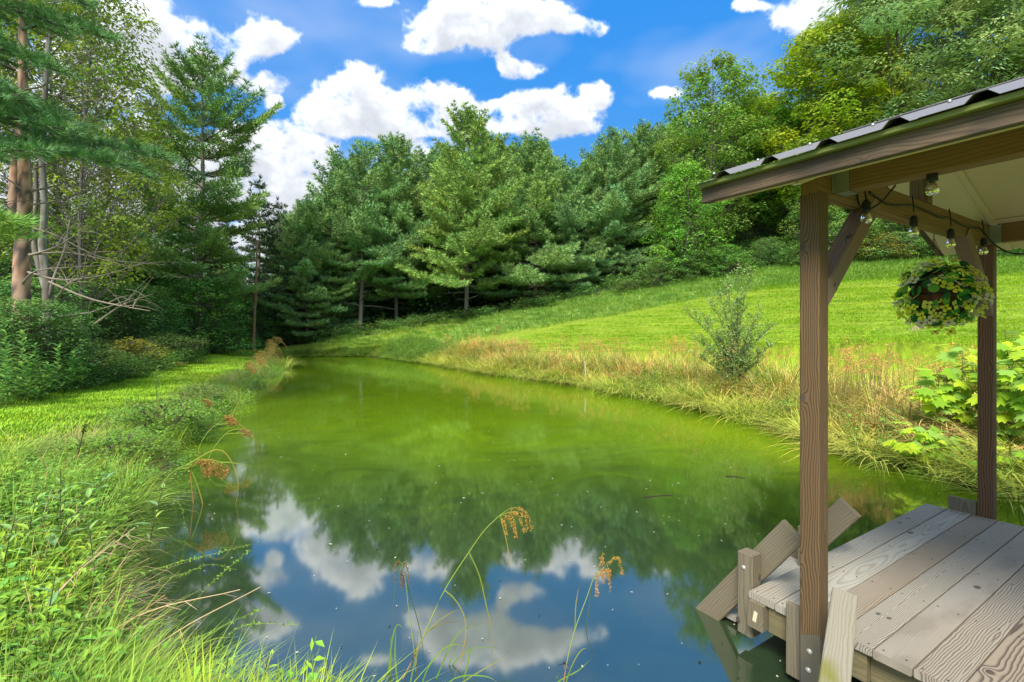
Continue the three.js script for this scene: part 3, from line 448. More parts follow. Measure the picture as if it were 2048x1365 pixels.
{ // thin reddish pole-like trunk
  const rnd = R(79), d = 33, o = on(xAt(507, d), d, -0.1), t = thing('bare_tree', 'thin reddish bare trunk standing straight beside the far left pond end', 'tree', V(0, 0, 0)), W = new GB();
  tube(W, curve([V(o.x, o.y, o.z), at(508, 640, d), at(512, 560, d), at(514, 480, d)], 12), 0.12, 0.05, 7, () => vary(rnd, [0.30, 0.17, 0.10], 0.2, 0.05), rnd, 0.1);
  for (let k = 0; k < 7; k++) { const p = at(511, 600 - k * 18, d), e = p.clone().add(V((rnd() - 0.5) * 2.2, 0.2 + rnd() * 0.4, (rnd() - 0.5))); tube(W, [p, e], 0.02, 0.006, 4, [0.2, 0.15, 0.11], rnd); }
  mesh('trunk', W.smooth(), M.bark, t);
}
{ // the wood beyond
  const rnd = R(83), g = LEAF.under.geo.crown, n = 280, inst = new THREE.InstancedMesh(g, leafDark, n), mt = new THREE.Matrix4(), q = new THREE.Quaternion();
  for (let i = 0; i < n; i++) { const right = i % 3 === 2, px = right ? 700 + rnd() * 1700 : -900 + rnd() * 1750, d = right ? 46 + rnd() * 16 : 44 + rnd() * 40, x = xAt(px, d), s = (right ? 1.3 : 1.0) * (0.8 + rnd() * 0.6); q.setFromAxisAngle(UP, rnd() * 6.28); inst.setMatrixAt(i, mt.compose(on(x, d, -0.4), q, V(s * 1.3, s * (right ? 1.5 : 1), s * 1.3))); }
  inst.name = 'distant_wood'; scene.add(tag(inst, 'dark leafy undergrowth of the wood far behind the trees', 'wood', null, 'stuff'));
}

// ───────────────────────── grasses and weeds nobody could count ─────────────────────────
function clump(seed, n, rad, h, w, lean, segs, c1, c2) { const rnd = R(seed), B = new GB(); for (let k = 0; k < n; k++) { const a = rnd() * 6.28, r = rad * Math.sqrt(rnd()), dir = V(Math.cos(a + (rnd() - 0.5)), 0, Math.sin(a + (rnd() - 0.5))); blade(B, V(Math.cos(a) * r, -0.02, Math.sin(a) * r), dir, lean * (0.3 + rnd()), h * (0.55 + 0.6 * rnd()), w * (0.7 + 0.6 * rnd()), vary(rnd, c1, 0.2, 0.08), segs, vary(rnd, c2, 0.25, 0.08)); } return B; }
function herb(seed, stems, h, leafLen, leafWid, per, c) {
  const rnd = R(seed), B = new GB();
  for (let s = 0; s < stems; s++) {
    const a = rnd() * 6.28, top = V(Math.cos(a) * h * 0.5 * rnd(), h * (0.6 + 0.5 * rnd()), Math.sin(a) * h * 0.5 * rnd()), b = V(Math.cos(a) * 0.02 * stems * rnd(), 0, Math.sin(a) * 0.02 * stems * rnd()); top.add(b);
    tube(B, [b, b.clone().lerp(top, 0.5).add(V(0, 0.02, 0)), top], 0.0035, 0.0015, 3, [c[0] * 0.8, c[1] * 0.6, c[2]], rnd);
    for (let k = 0; k < per; k++) { const t = 0.15 + 0.85 * (k + 0.5) / per, p = b.clone().lerp(top, t), az = k * 2.4 + s, dir = V(Math.cos(az), 0.25 - 0.5 * rnd(), Math.sin(az)).normalize(), nr = V(-dir.x * dir.y, 1, -dir.z * dir.y).add(unit(rnd).multiplyScalar(0.3)).normalize(); dir.addScaledVector(nr, -dir.dot(nr)).normalize(); leaf(B, p, dir, nr, leafLen * (0.6 + 0.6 * rnd()), leafWid * (0.6 + 0.6 * rnd()), vary(rnd, c, 0.25, 0.12)); }
  }
  return B;
}
function heads(seed, n, h, c) { // thin stalks with open rust-coloured heads
  const rnd = R(seed), B = new GB();
  for (let k = 0; k < n; k++) {
    const a = rnd() * 6.28, b = V(Math.cos(a) * 0.2 * rnd(), 0, Math.sin(a) * 0.2 * rnd()), hh = h * (0.75 + 0.4 * rnd()), e = V(b.x + Math.cos(a) * 0.18 * rnd(), hh, b.z + Math.sin(a) * 0.18 * rnd());
    tube(B, [b, b.clone().lerp(e, 0.6), e], 0.003, 0.002, 3, [0.22, 0.20, 0.06], rnd);
    for (let s = 0; s < 26; s++) { const u = unit(rnd), p = e.clone().add(V(u.x * 0.055, u.y * 0.045 - 0.01, u.z * 0.055)); leafFlat(B, p, unit(rnd), unit(rnd), 0.02, 0.012, vary(rnd, c, 0.35, 0.15)); }
  }
  return B;
}
function scatter(name, label, cat, B, mat, spots) {
  const inst = new THREE.InstancedMesh(B.build(), mat, spots.length), mt = new THREE.Matrix4(), q = new THREE.Quaternion(), e = new THREE.Euler();
  spots.forEach((s, i) => { q.setFromEuler(e.set(s.tx ?? 0, s.turn, s.tz ?? 0)); inst.setMatrixAt(i, mt.compose(s.p, q, V(s.w ?? s.s, s.s, s.w ?? s.s))); inst.setColorAt(i, s.c); });
  inst.name = numbered(name); inst.castShadow = inst.receiveShadow = true; scene.add(tag(inst, label, cat, null, 'stuff')); return inst;
}
const tone = (rnd, c, a, hue) => rgb(...vary(rnd, c, a, hue));
const isLeft = (x, d) => x < -1.2 - d * 0.15 && x < lerp(-1.2, -15, clamp((d - 2) / 30));
{
  const rnd = R(41), lawn = [], rough = [];
  for (let i = 0; i < 9000; i++) {                              // the mown strip on the left and the mown hillside
    const left = i < 4000, d = left ? 2.5 + Math.pow(rnd(), 1.5) * 30 : 5.5 + Math.pow(rnd(), 1.35) * 22, px = left ? -80 + rnd() * 560 : 820 + rnd() * 1260, x = xAt(px, d), s = shore(x, d), e = toPoly(EDGE, x, d).s;
    if (s < (left ? 1.2 : 2.2) || e > 0.3) continue;
    lawn.push({ p: on(x, d), turn: rnd() * 6.28, s: (0.8 + rnd() * 0.5) * (1 + d * 0.02), w: (1 + rnd() * 0.4) * (1 + d * 0.05), c: tone(rnd, noise(x * 0.8, d * 1.6, 2) > 0.1 ? [0.8, 0.95, 0.8] : noise(x * 0.4, d * 0.9, 52) > 0.22 ? [1.2, 1.02, 1.0] : left ? [0.86, 0.98, 1.2] : [0.98, 1.0, 0.9], 0.15, 0.1) });
  }
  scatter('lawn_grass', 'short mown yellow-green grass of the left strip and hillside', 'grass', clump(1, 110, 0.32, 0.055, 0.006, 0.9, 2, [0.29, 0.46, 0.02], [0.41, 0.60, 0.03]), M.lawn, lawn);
  for (let i = 0; i < 6000; i++) {                              // the unmown strip below the wood edge
    const d = 19 + rnd() * 20, px = 640 + rnd() * 1480, x = xAt(px, d), e = toPoly(EDGE, x, d).s; if (e > 0.8 || e < -6.6 + 0.5 * noise(x * 0.5, d * 0.5, 2) || shore(x, d) < 1.5) continue;
    rough.push({ p: on(x, d), turn: rnd() * 6.28, s: 0.7 + rnd() * 0.7, w: 1.3 + rnd() * 0.8, c: tone(rnd, [1, 1, 1], 0.15, 0.1) });
  }
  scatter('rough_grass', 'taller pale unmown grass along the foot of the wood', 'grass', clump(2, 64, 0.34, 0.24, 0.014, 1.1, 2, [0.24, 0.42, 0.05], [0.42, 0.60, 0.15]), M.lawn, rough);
}
{
  const rnd = R(43), tan = [], soft = [], rust = [], greenL = [], herbS = [], herbL = [], broad = [], dry = [], fine = [];
  const colT = [[0.64, 0.50, 0.16], [0.46, 0.50, 0.10], [0.33, 0.45, 0.06], [0.60, 0.36, 0.12]];
  for (let i = 0; i < 15000; i++) {                              // the right and far banks
    const d = 4.2 + Math.pow(rnd(), 1.1) * 30, x = -15 + rnd() * 24, s = shore(x, d); if (isLeft(x, d) || s < -0.22 || s > 2.7) continue;
    const px = x / d * F + CX, far = sstep(24, 29, d), k = noise(x * 0.7, d * 0.7, 11);
    if (rnd() < far * 0.1) continue;
    const c = far > 0.5 ? [0.26, 0.42, 0.05] : s < 0.55 ? (k > 0.15 ? [0.56, 0.55, 0.10] : [0.44, 0.52, 0.07]) : colT[Math.min(3, Math.floor((k * 1.2 + 0.5 + (rnd() - 0.5) * 0.7) * 4 + 4) % 4)];
    const h = far > 0.5 ? 0.35 : lerp(0.6, 0.95, sstep(0.2, 1.4, s)) * (d < 9 ? 0.8 : 1);
    if (rnd() < 0.42 + d * 0.012 + (s < 0.4 ? 0.25 : 0)) tan.push({ p: on(x, d, s < 0 ? 0.02 - ground(x, d) : -0.02), turn: rnd() * 6.28, s: h * (0.75 + rnd() * 0.5), w: 0.9 + rnd() * 0.5, c: tone(rnd, c, 0.2, 0.1) });
    if (s > 0.7 && far < 0.4 && rnd() < 0.055) rust.push({ p: on(x, d), turn: rnd() * 6.28, s: 0.85 + rnd() * 0.4, w: 1.1, c: tone(rnd, [1, 1, 1], 0.25, 0.1) });
    if (rnd() < 0.05 + 0.4 * far) herbS.push({ p: on(x, d, s < 0 ? -ground(x, d) : 0), turn: rnd() * 6.28, s: 0.8 + rnd() * 0.8, c: tone(rnd, [1.3, 1.35, 0.9], 0.2, 0.15) });
  }
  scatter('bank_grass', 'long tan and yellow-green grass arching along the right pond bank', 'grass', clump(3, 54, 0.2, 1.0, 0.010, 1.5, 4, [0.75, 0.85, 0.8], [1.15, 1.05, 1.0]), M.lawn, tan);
  scatter('seed_stalks', 'thin stalks with rust-coloured seed heads behind the right bank', 'grass', heads(4, 14, 0.95, [0.58, 0.30, 0.10]), M.lawn, rust);
  for (let i = 0; i < 12000; i++) {                              // the left bank: weeds, grass and dry stems
    const d = 1.5 + Math.pow(rnd(), 2.0) * 30, x = xAt(-60 + rnd() * 700, d), s = shore(x, d), lim = lerp(2.0, 0.8, sstep(3.0, 5.5, d)) + 0.4 * noise(x * 0.8, d * 0.8, 44); if (!isLeft(x, d) && !(d < 2.6 && x < 0)) continue; if (s < -0.28 || s > lim) continue;
    if (s < -0.1 && rnd() < 0.7) continue;
    const p = on(x, d, s < 0 ? -ground(x, d) - 0.01 : 0), low = sstep(lim, lim - 0.7, s), k = noise(x * 0.9, d * 0.9, 17), u = (rnd() * 0.6 + 0.2 + 0.9 * noise(x * 0.75 + 3, d * 0.75, 29) + 2) % 1, q = { p, turn: rnd() * 6.28, tx: (rnd() - 0.5) * 0.3, tz: (rnd() - 0.5) * 0.3 };
    if (u < 0.31) greenL.push({ ...q, s: (0.27 + rnd() * 0.32) * lerp(0.5, 1, low), w: 0.45 + rnd() * 0.3, c: tone(rnd, k > 0 ? [0.48, 0.66, 0.06] : [0.36, 0.56, 0.08], 0.2, 0.15) });
    else if (u < 0.44) broad.push({ ...q, s: (0.4 + rnd() * 0.6) * lerp(0.5, 1, low), c: tone(rnd, k > 0 ? [1.1, 1.15, 0.9] : [1.6, 1.5, 0.8], 0.25, 0.15) });
    else if (u < 0.61) herbS.push({ ...q, s: (0.45 + rnd() * 0.5) * lerp(0.55, 1, low), c: tone(rnd, k > 0.1 ? [2.1, 1.85, 0.9] : [1.4, 1.5, 1.1], 0.2, 0.15) });
    else if (u < 0.69) herbL.push({ ...q, s: (0.5 + rnd() * 0.4) * lerp(0.5, 1, low), c: tone(rnd, [1.5, 1.5, 1.1], 0.2, 0.12) });
    else if (u < 0.84) dry.push({ ...q, s: 0.32 + rnd() * 0.3, w: 0.6, c: tone(rnd, [0.62, 0.48, 0.26], 0.25, 0.08) });
    else fine.push({ ...q, s: 0.32 + rnd() * 0.26, w: 0.6, c: tone(rnd, [0.46, 0.60, 0.12], 0.2, 0.1) });
  }
  scatter('weed_grass', 'green grass tufts among the weeds of the left bank', 'grass', clump(5, 30, 0.2, 1.0, 0.012, 1.7, 4, [0.7, 0.75, 0.8], [1.1, 1.05, 1.0]), M.grass, greenL);
  scatter('fine_grass', 'fine soft grass among the weeds of the left bank', 'grass', clump(6, 60, 0.14, 1.0, 0.005, 1.9, 4, [0.7, 0.8, 0.8], [1.1, 1.1, 1.0]), M.grass, fine);
  scatter('dry_grass', 'dry straw stems lying over the left bank', 'grass', clump(7, 16, 0.16, 1.1, 0.008, 2.2, 4, [0.9, 0.9, 0.9], [1.1, 1.05, 1.0]), M.grass, dry);
  scatter('small_weeds', 'small-leaved green weeds covering the banks', 'weeds', herb(8, 13, 0.42, 0.062, 0.028, 9, [0.16, 0.30, 0.05]), M.leaf, herbS);
  scatter('round_leaved_weeds', 'darker weeds with broader leaves on the left bank', 'weeds', herb(12, 10, 0.34, 0.085, 0.052, 7, [0.17, 0.34, 0.065]), M.leaf, broad);
  scatter('narrow_leaved_weeds', 'weeds with long narrow leaves on the left bank', 'weeds', herb(9, 7, 0.5, 0.13, 0.022, 12, [0.17, 0.32, 0.05]), M.leaf, herbL);
  const edge = [];
  for (let i = 0; i < 1800; i++) { const d = 7 + rnd() * 30, x = xAt(-60 + rnd() * 640, d), e = toPoly(EDGE, x, d).s; if (e < -0.45 || e > 1.0 || x > -6) continue; edge.push({ p: on(x, d), turn: rnd() * 6.28, s: 0.5 + rnd() * 1.2, c: tone(rnd, [1.25, 1.35, 1.0], 0.3, 0.15) }); }
  scatter('edge_weeds', 'mixed low weeds along the left wood edge', 'weeds', herb(10, 13, 0.42, 0.08, 0.038, 8, [0.11, 0.23, 0.045]), M.leaf, edge);
  const floor = [];
  for (let i = 0; i < 2600; i++) { const d = 24 + rnd() * 26, px = 480 + rnd() * 1600, x = xAt(px, d), e = toPoly(EDGE, x, d).s; if (e < -0.2 || e > 9) continue; floor.push({ p: on(x, d), turn: rnd() * 6.28, s: 1.0 + rnd() * 1.3, c: tone(rnd, [1.5, 1.5, 1.2], 0.3, 0.15) }); }
  scatter('forest_floor_plants', 'low plants on the shaded floor under the trees', 'weeds', herb(11, 20, 0.4, 0.12, 0.06, 7, [0.10, 0.20, 0.045]), M.leaf, floor);
}
// ───────────────────────── wood ─────────────────────────
function woodTexture(seed, pale, dark, { freq = 85, contrast = 0.7, grey = 0, greyTone = [0.36, 0.34, 0.31], knots = 3, h0 = 0.03, stain = 0, stainTone = [0.06, 0.05, 0.04] } = {}) {
  const W = 256, H = 1024, px = new Uint8Array(W * H * 4), rnd = R(seed), K = [...Array(knots)].map(() => [rnd() * 0.3, rnd() * 2.4, 0.008 + rnd() * 0.01]), u0 = 0.07 + rnd() * 0.16;
  const enc = (v) => 255 * (v <= 0.0031308 ? v * 12.92 : 1.055 * Math.pow(v, 1 / 2.4) - 0.055);
  for (let j = 0; j < H; j++) for (let i = 0; i < W; i++) {
    const u = i / W * 0.3, v = j / H * 2.4; let h = h0 + 0.05 * noise(v * 1.5, seed * 3.1, 0.5) + 0.012 * noise(v * 3.2, seed, 4), uu = u - u0 + 0.014 * noise(u * 14, v * 3.4, seed) + 0.004 * noise(u * 40, v * 14, seed), kn = 0;
    for (const [ku, kv, kr] of K) { const a = (u - ku) / kr, b = (v - kv) / (kr * 1.5), r2 = a * a + b * b; h += kr * 2.6 * Math.exp(-r2 * 0.22); if (r2 < 2.2) kn = Math.max(kn, sstep(1.25, 0.7, r2)); }
    const r = Math.sqrt(uu * uu + h * h), f = r * freq, ring = f - Math.floor(f), late = sstep(0.35, 0.85, ring) * sstep(1.0, 0.93, ring), fib = noise(u * 420, v * 7, seed + 9) * 0.5 + noise(u * 160, v * 3, seed + 2) * 0.5;
    let s = clamp(late * contrast + fib * 0.16 + 0.06), g = clamp(grey * (0.7 + 1.2 * fbm(u * 5, v * 1.3, seed + 20, 3))), st = stain * sstep(-0.12, 0.22, fbm(u * 6, v * 2.2, seed + 40, 4));
    const o = (j * W + i) * 4;
    for (let c = 0; c < 3; c++) { let x = lerp(pale[c], dark[c], s); x = lerp(x, greyTone[c] * (1 - 0.45 * s), g); x = lerp(x, stainTone[c], st); x = lerp(x, 0.035 + 0.01 * (2 - c), kn * 0.85); x *= 1 + fib * 0.18; px[o + c] = clamp(enc(clamp(x)), 0, 255); }
    px[o + 3] = 255;
  }
  const t = new THREE.DataTexture(px, W, H); t.colorSpace = THREE.SRGBColorSpace; t.wrapS = t.wrapT = THREE.MirroredRepeatWrapping; t.magFilter = THREE.LinearFilter; t.needsUpdate = true; return t;
}
const wood = (seed, pale, dark, o = {}) => { const t = woodTexture(seed, pale, dark, o); return new THREE.MeshStandardMaterial({ map: t, bumpMap: t, bumpScale: 0.0015, roughness: o.rough ?? 0.8, vertexColors: !!o.vc }); };
const WOOD = {
  deck: [wood(1, [0.312, 0.280, 0.213], [0.179, 0.136, 0.094], { grey: 0.6, greyTone: [0.345, 0.341, 0.293], freq: 81, contrast: 0.7, knots: 2 }), wood(2, [0.333, 0.306, 0.238], [0.199, 0.163, 0.112], { grey: 0.55, greyTone: [0.372, 0.369, 0.319], freq: 74, contrast: 0.55, knots: 5 }), wood(3, [0.266, 0.212, 0.138], [0.133, 0.096, 0.056], { grey: 0.25, freq: 128, contrast: 0.75, knots: 2, h0: 0.02 }), wood(4, [0.345, 0.313, 0.244], [0.113, 0.082, 0.056], { grey: 0.25, greyTone: [0.333, 0.327, 0.281], freq: 148, contrast: 0.85, knots: 1, h0: 0.05 }),
    wood(5, [0.293, 0.252, 0.187], [0.186, 0.143, 0.106], { grey: 0.5, greyTone: [0.333, 0.313, 0.269], freq: 162, contrast: 0.45, knots: 4, stain: 0.35, stainTone: [0.133, 0.103, 0.069] }), wood(6, [0.319, 0.280, 0.207], [0.100, 0.068, 0.050], { grey: 0.2, freq: 101, contrast: 0.9, knots: 2, h0: 0.025 }), wood(7, [0.279, 0.225, 0.157], [0.080, 0.051, 0.034], { grey: 0.12, freq: 84, contrast: 0.95, knots: 3, h0: 0.02 })],
  post: wood(11, [0.142, 0.084, 0.032], [0.045, 0.022, 0.008], { freq: 95, contrast: 0.85, knots: 4, grey: 0.05, greyTone: [0.26, 0.22, 0.15], h0: 0.02 }),
  post2: wood(12, [0.167, 0.087, 0.038], [0.059, 0.024, 0.009], { freq: 70, contrast: 0.85, knots: 3, h0: 0.015 }),
  brace: wood(13, [0.214, 0.124, 0.076], [0.110, 0.056, 0.030], { freq: 70, contrast: 0.55, knots: 5, grey: 0.2 }),
  beam: wood(14, [0.206, 0.118, 0.046], [0.106, 0.053, 0.020], { freq: 60, contrast: 0.5, knots: 3 }),
  dark: wood(15, [0.17, 0.115, 0.065], [0.075, 0.045, 0.025], { freq: 80, contrast: 0.6, knots: 2 }),
  fascia: wood(16, [0.155, 0.098, 0.052], [0.045, 0.026, 0.014], { freq: 100, contrast: 0.6, knots: 4, grey: 0.3, greyTone: [0.15, 0.125, 0.095], stain: 0.7, stainTone: [0.04, 0.03, 0.02] }),
  old: wood(17, [0.176, 0.144, 0.084], [0.076, 0.056, 0.030], { freq: 80, contrast: 0.55, knots: 4, grey: 0.4, greyTone: [0.20, 0.185, 0.135] }),
  mossy: wood(18, [0.26, 0.235, 0.165], [0.13, 0.105, 0.065], { freq: 90, contrast: 0.4, knots: 2, grey: 0.5, greyTone: [0.29, 0.275, 0.23], stain: 1, stainTone: [0.15, 0.15, 0.012] }),
  damp: wood(19, [0.178, 0.145, 0.072], [0.093, 0.072, 0.034], { freq: 80, contrast: 0.5, knots: 2, stain: 0.3, stainTone: [0.10, 0.11, 0.03] }),
};
const METAL = { roof: new THREE.MeshStandardMaterial({ color: rgb(0.24, 0.23, 0.225), metalness: 0.4, roughness: 0.5 }), zinc: new THREE.MeshStandardMaterial({ color: rgb(0.30, 0.32, 0.30), metalness: 0.7, roughness: 0.5 }), bolt: new THREE.MeshStandardMaterial({ color: rgb(0.55, 0.53, 0.48), metalness: 0.6, roughness: 0.45 }), lawnSheen: new THREE.MeshStandardMaterial({ color: rgb(0.17, 0.20, 0.035), roughness: 0.55 }), black: new THREE.MeshStandardMaterial({ color: rgb(0.008, 0.008, 0.008), roughness: 0.55 }) };  // the olive green entry paints in lawn light reflected on the roof metal
let cut = 0;
function timber(w, h, L, ch = 0.004, from = 0) {        // a bevelled board along z, its grain unrolled round it
  const r = R(500 + cut++), u0 = r() * 0.3, v0 = r() * 2.4, x = w / 2, y = h / 2, S = [[-x + ch, -y], [x - ch, -y], [x, -y + ch], [x, y - ch], [x - ch, y], [-x + ch, y], [-x, y - ch], [-x, -y + ch]];
  const p = [], uv = [], idx = []; let per = 0, n = 0;
  for (let k = 0; k < 8; k++) {
    const a = S[k], b = S[(k + 1) % 8], l = Math.hypot(b[0] - a[0], b[1] - a[1]), seg = Math.max(1, Math.ceil(L / 0.4));
    for (let s = 0; s <= seg; s++) { const z = -L / 2 + L * s / seg; p.push(a[0], a[1], z, b[0], b[1], z); uv.push((u0 + per) / 0.3, (v0 + from + z) / 2.4, (u0 + per + l) / 0.3, (v0 + from + z) / 2.4); if (s) { const q = n + s * 2; idx.push(q - 2, q - 1, q, q - 1, q + 1, q); } }
    n += (seg + 1) * 2; per += l;
  }
  for (const s of [-1, 1]) { const c = n; S.forEach(([a, b]) => { p.push(a, b, s * L / 2); uv.push((u0 + a) / 0.3, (v0 + b * 3) / 2.4); }); n += 8; for (let k = 1; k < 7; k++) s > 0 ? idx.push(c, c + k, c + k + 1) : idx.push(c, c + k + 1, c + k); }
  const g = new THREE.BufferGeometry(); g.setAttribute('position', new THREE.BufferAttribute(new Float32Array(p), 3)); g.setAttribute('uv', new THREE.BufferAttribute(new Float32Array(uv), 2)); g.setIndex(idx);
  const f = g.toNonIndexed(); f.computeVertexNormals(); return f;
}
// ───────────────────────── the covered dock ─────────────────────────
const TURN = Math.asin(0.539), dock = thing('covered_dock', 'wooden dock with a metal-roofed shelter on posts over the pond', 'covered dock', V(1.497, DECK, -2.4)); dock.rotation.y = TURN;
dock.updateMatrixWorld(true);
const fromDock = (x, y, z) => V(x, y, z).applyMatrix4(dock.matrixWorld), AX = V(1, 0, 0), AZ = V(0, 0, 1);
// piece between two ends (dock axes: x along the boards, y up, z towards the camera's right); up sets which way its h side faces
function piece(name, mat, a, b, w, h, up = UP, ch) {
  const A = V(...a), B = V(...b), z = B.clone().sub(A), L = z.length(); z.normalize(); const x = V().crossVectors(up, z).normalize(), y = V().crossVectors(z, x), m = mesh(name, timber(w, h, L, ch), mat, dock);
  m.position.copy(A).lerp(B, 0.5); m.quaternion.setFromRotationMatrix(new THREE.Matrix4().makeBasis(x, y, z)); return m;
}
const PW = 0.144, order = [0, 1, 2, 3, 4, 5, 6, 4, 2, 3, 0, 5, 1, 6, 3, 4, 2];
for (let k = 0; k < 17; k++) { const z = -0.31 + 0.07 + k * PW, r = R(k + 60); const m = piece('deck_board', WOOD.deck[order[k]], [-0.06 - r() * 0.008, -0.019 - r() * 0.002, z], [2.40 + r() * 0.012, -0.019 - r() * 0.002, z], 0.1395, 0.038, UP, 0.005); }
{ // nail heads over the joists
  const g = []; for (let k = 0; k < 17; k++) for (const x of [-0.03, 0.6, 1.22, 1.84, 2.36]) for (const o of [-0.042, 0.04]) { const r = R(k * 91 + Math.round(x * 50) + Math.round(o * 900) + 400); g.push(new THREE.CylinderGeometry(0.0038, 0.0038, 0.003, 7).translate(x + (r() - 0.5) * 0.012, -0.0002, -0.24 + k * PW + o + (r() - 0.5) * 0.016)); }
  tag(mesh('nail_heads', mergeGeometries(g), new THREE.MeshStandardMaterial({ color: rgb(0.035, 0.03, 0.026), roughness: 0.8 }), dock), null, null, null, 'stuff');
}
// framing under the boards
piece('joist', WOOD.old, [-0.082, -0.11, -0.262], [2.38, -0.11, -0.262], 0.085, 0.138);
for (const z of [0.36, 0.95, 1.54, 2.08]) piece('joist', WOOD.damp, [0.03, -0.11, z], [2.36, -0.11, z], 0.038, 0.138);
piece('rim_joist', WOOD.damp, [-0.025, -0.112, -0.212], [-0.025, -0.112, 0.235], 0.038, 0.14);
piece('rim_joist', WOOD.damp, [0.008, -0.112, 0.237], [0.008, -0.112, 2.12], 0.038, 0.14);
piece('rim_joist', WOOD.damp, [2.372, -0.112, -0.21], [2.372, -0.112, 2.12], 0.03, 0.14);
{ const m = piece('lumber_tag', new THREE.MeshStandardMaterial({ color: rgb(0.6, 0.56, 0.36), roughness: 0.6 }), [-0.0835, -0.14, -0.268], [-0.0835, -0.085, -0.258], 0.02, 0.002, AX, 0.0005); }
// posts
piece('post', WOOD.post, [-0.107, -1.3, 0.042], [-0.107, 2.04, 0.042], 0.089, 0.089, AZ, 0.006);
piece('post', WOOD.post2, [2.46, -1.3, 0.047], [2.46, 2.04, 0.047], 0.089, 0.089, AZ, 0.006);
piece('post', WOOD.post, [-0.107, -1.0, 2.46], [-0.107, 2.04, 2.46], 0.089, 0.089, AZ, 0.006);
piece('post', WOOD.post2, [2.46, -1.0, 2.46], [2.46, 2.04, 2.46], 0.089, 0.089, AZ, 0.006);
piece('cleat_board', WOOD.old, [-0.085, -0.30, -0.052], [-0.085, 0.047, -0.052], 0.082, 0.034, AX, 0.004);
piece('cleat_board', WOOD.old, [2.425, -0.30, -0.085], [2.425, 0.10, -0.085], 0.165, 0.03, AX, 0.004);
{ // mildew stain round the foot of the near post: a stained sleeve of wood, proud by a millimetre
  const m = mesh('post_foot', (() => { const g = timber(0.0912, 0.0912, 0.32, 0.007); const pos = g.attributes.position; const r = R(8); for (let i = 0; i < pos.count; i++) if (pos.getZ(i) > 0.15) { const a = Math.atan2(pos.getY(i), pos.getX(i)); pos.setZ(i, pos.getZ(i) + 0.035 * Math.sin(a * 2.2 + 0.8) + 0.012 * Math.sin(a * 9)); } g.computeVertexNormals(); return g; })(), wood(23, [0.085, 0.08, 0.065], [0.035, 0.033, 0.032], { freq: 90, contrast: 0.5, knots: 0, stain: 0.7, stainTone: [0.12, 0.105, 0.06] }), dock);
  m.position.set(-0.107, -0.20, 0.042); m.rotation.x = -Math.PI / 2; m.userData.label = 'dark mildew-stained post foot';
}
function bolt(x, y, z, dx, dz) { const g = mergeGeometries([new THREE.CylinderGeometry(0.0125, 0.0125, 0.003, 16), new THREE.SphereGeometry(0.010, 12, 6, 0, 6.283, 0, 1.57).scale(1, 0.6, 1).translate(0, 0.0015, 0)]); const m = mesh('bolt', g, METAL.bolt, dock); m.position.set(x, y, z); m.quaternion.setFromUnitVectors(UP, V(dx, 0, dz)); }
bolt(-0.1545, -0.10, 0.045, -1, 0); bolt(-0.1545, -0.19, 0.040, -1, 0); bolt(-0.0205, 0.09, -0.366, -1, 0);
// braces, beams, rafters
piece('brace', WOOD.brace, [-0.10, 1.538, 0.042], [0.475, 2.083, 0.042], 0.088, 0.088, V(-0.7, 0.7, 0), 0.005);
piece('brace', WOOD.brace, [2.45, 1.538, 0.047], [1.875, 2.083, 0.047], 0.088, 0.088, V(0.7, 0.7, 0), 0.005);
piece('side_beam', WOOD.beam, [-0.15, 2.11, 0.023], [2.51, 2.11, 0.023], 0.038, 0.14); piece('side_beam', WOOD.beam, [-0.152, 2.111, 0.0625], [2.512, 2.111, 0.0625], 0.038, 0.14);
piece('side_beam', WOOD.beam, [-0.15, 2.11, 2.46], [2.51, 2.11, 2.46], 0.078, 0.14);
piece('header', WOOD.beam, [0.05, 2.13, 0.085], [0.05, 2.13, 2.41], 0.085, 0.14); piece('header', WOOD.beam, [2.42, 2.12, 0.085], [2.42, 2.12, 2.41], 0.08, 0.14);
for (const [x, dx] of [[0.05, 1], [2.42, 1]]) { const g = mergeGeometries([new THREE.BoxGeometry(0.094, 0.003, 0.06).translate(0, -0.0735, 0.03), new THREE.BoxGeometry(0.003, 0.13, 0.06).translate(-0.0455, -0.008, 0.03), new THREE.BoxGeometry(0.003, 0.13, 0.06).translate(0.0455, -0.008, 0.03), new THREE.BoxGeometry(0.03, 0.12, 0.003).translate(-0.062, -0.01, 0.0015), new THREE.BoxGeometry(0.03, 0.12, 0.003).translate(0.062, -0.01, 0.0015)]); const m = mesh('joist_hanger', g, METAL.zinc, dock); m.position.set(x, x < 1 ? 2.13 : 2.12, 0.0835); }
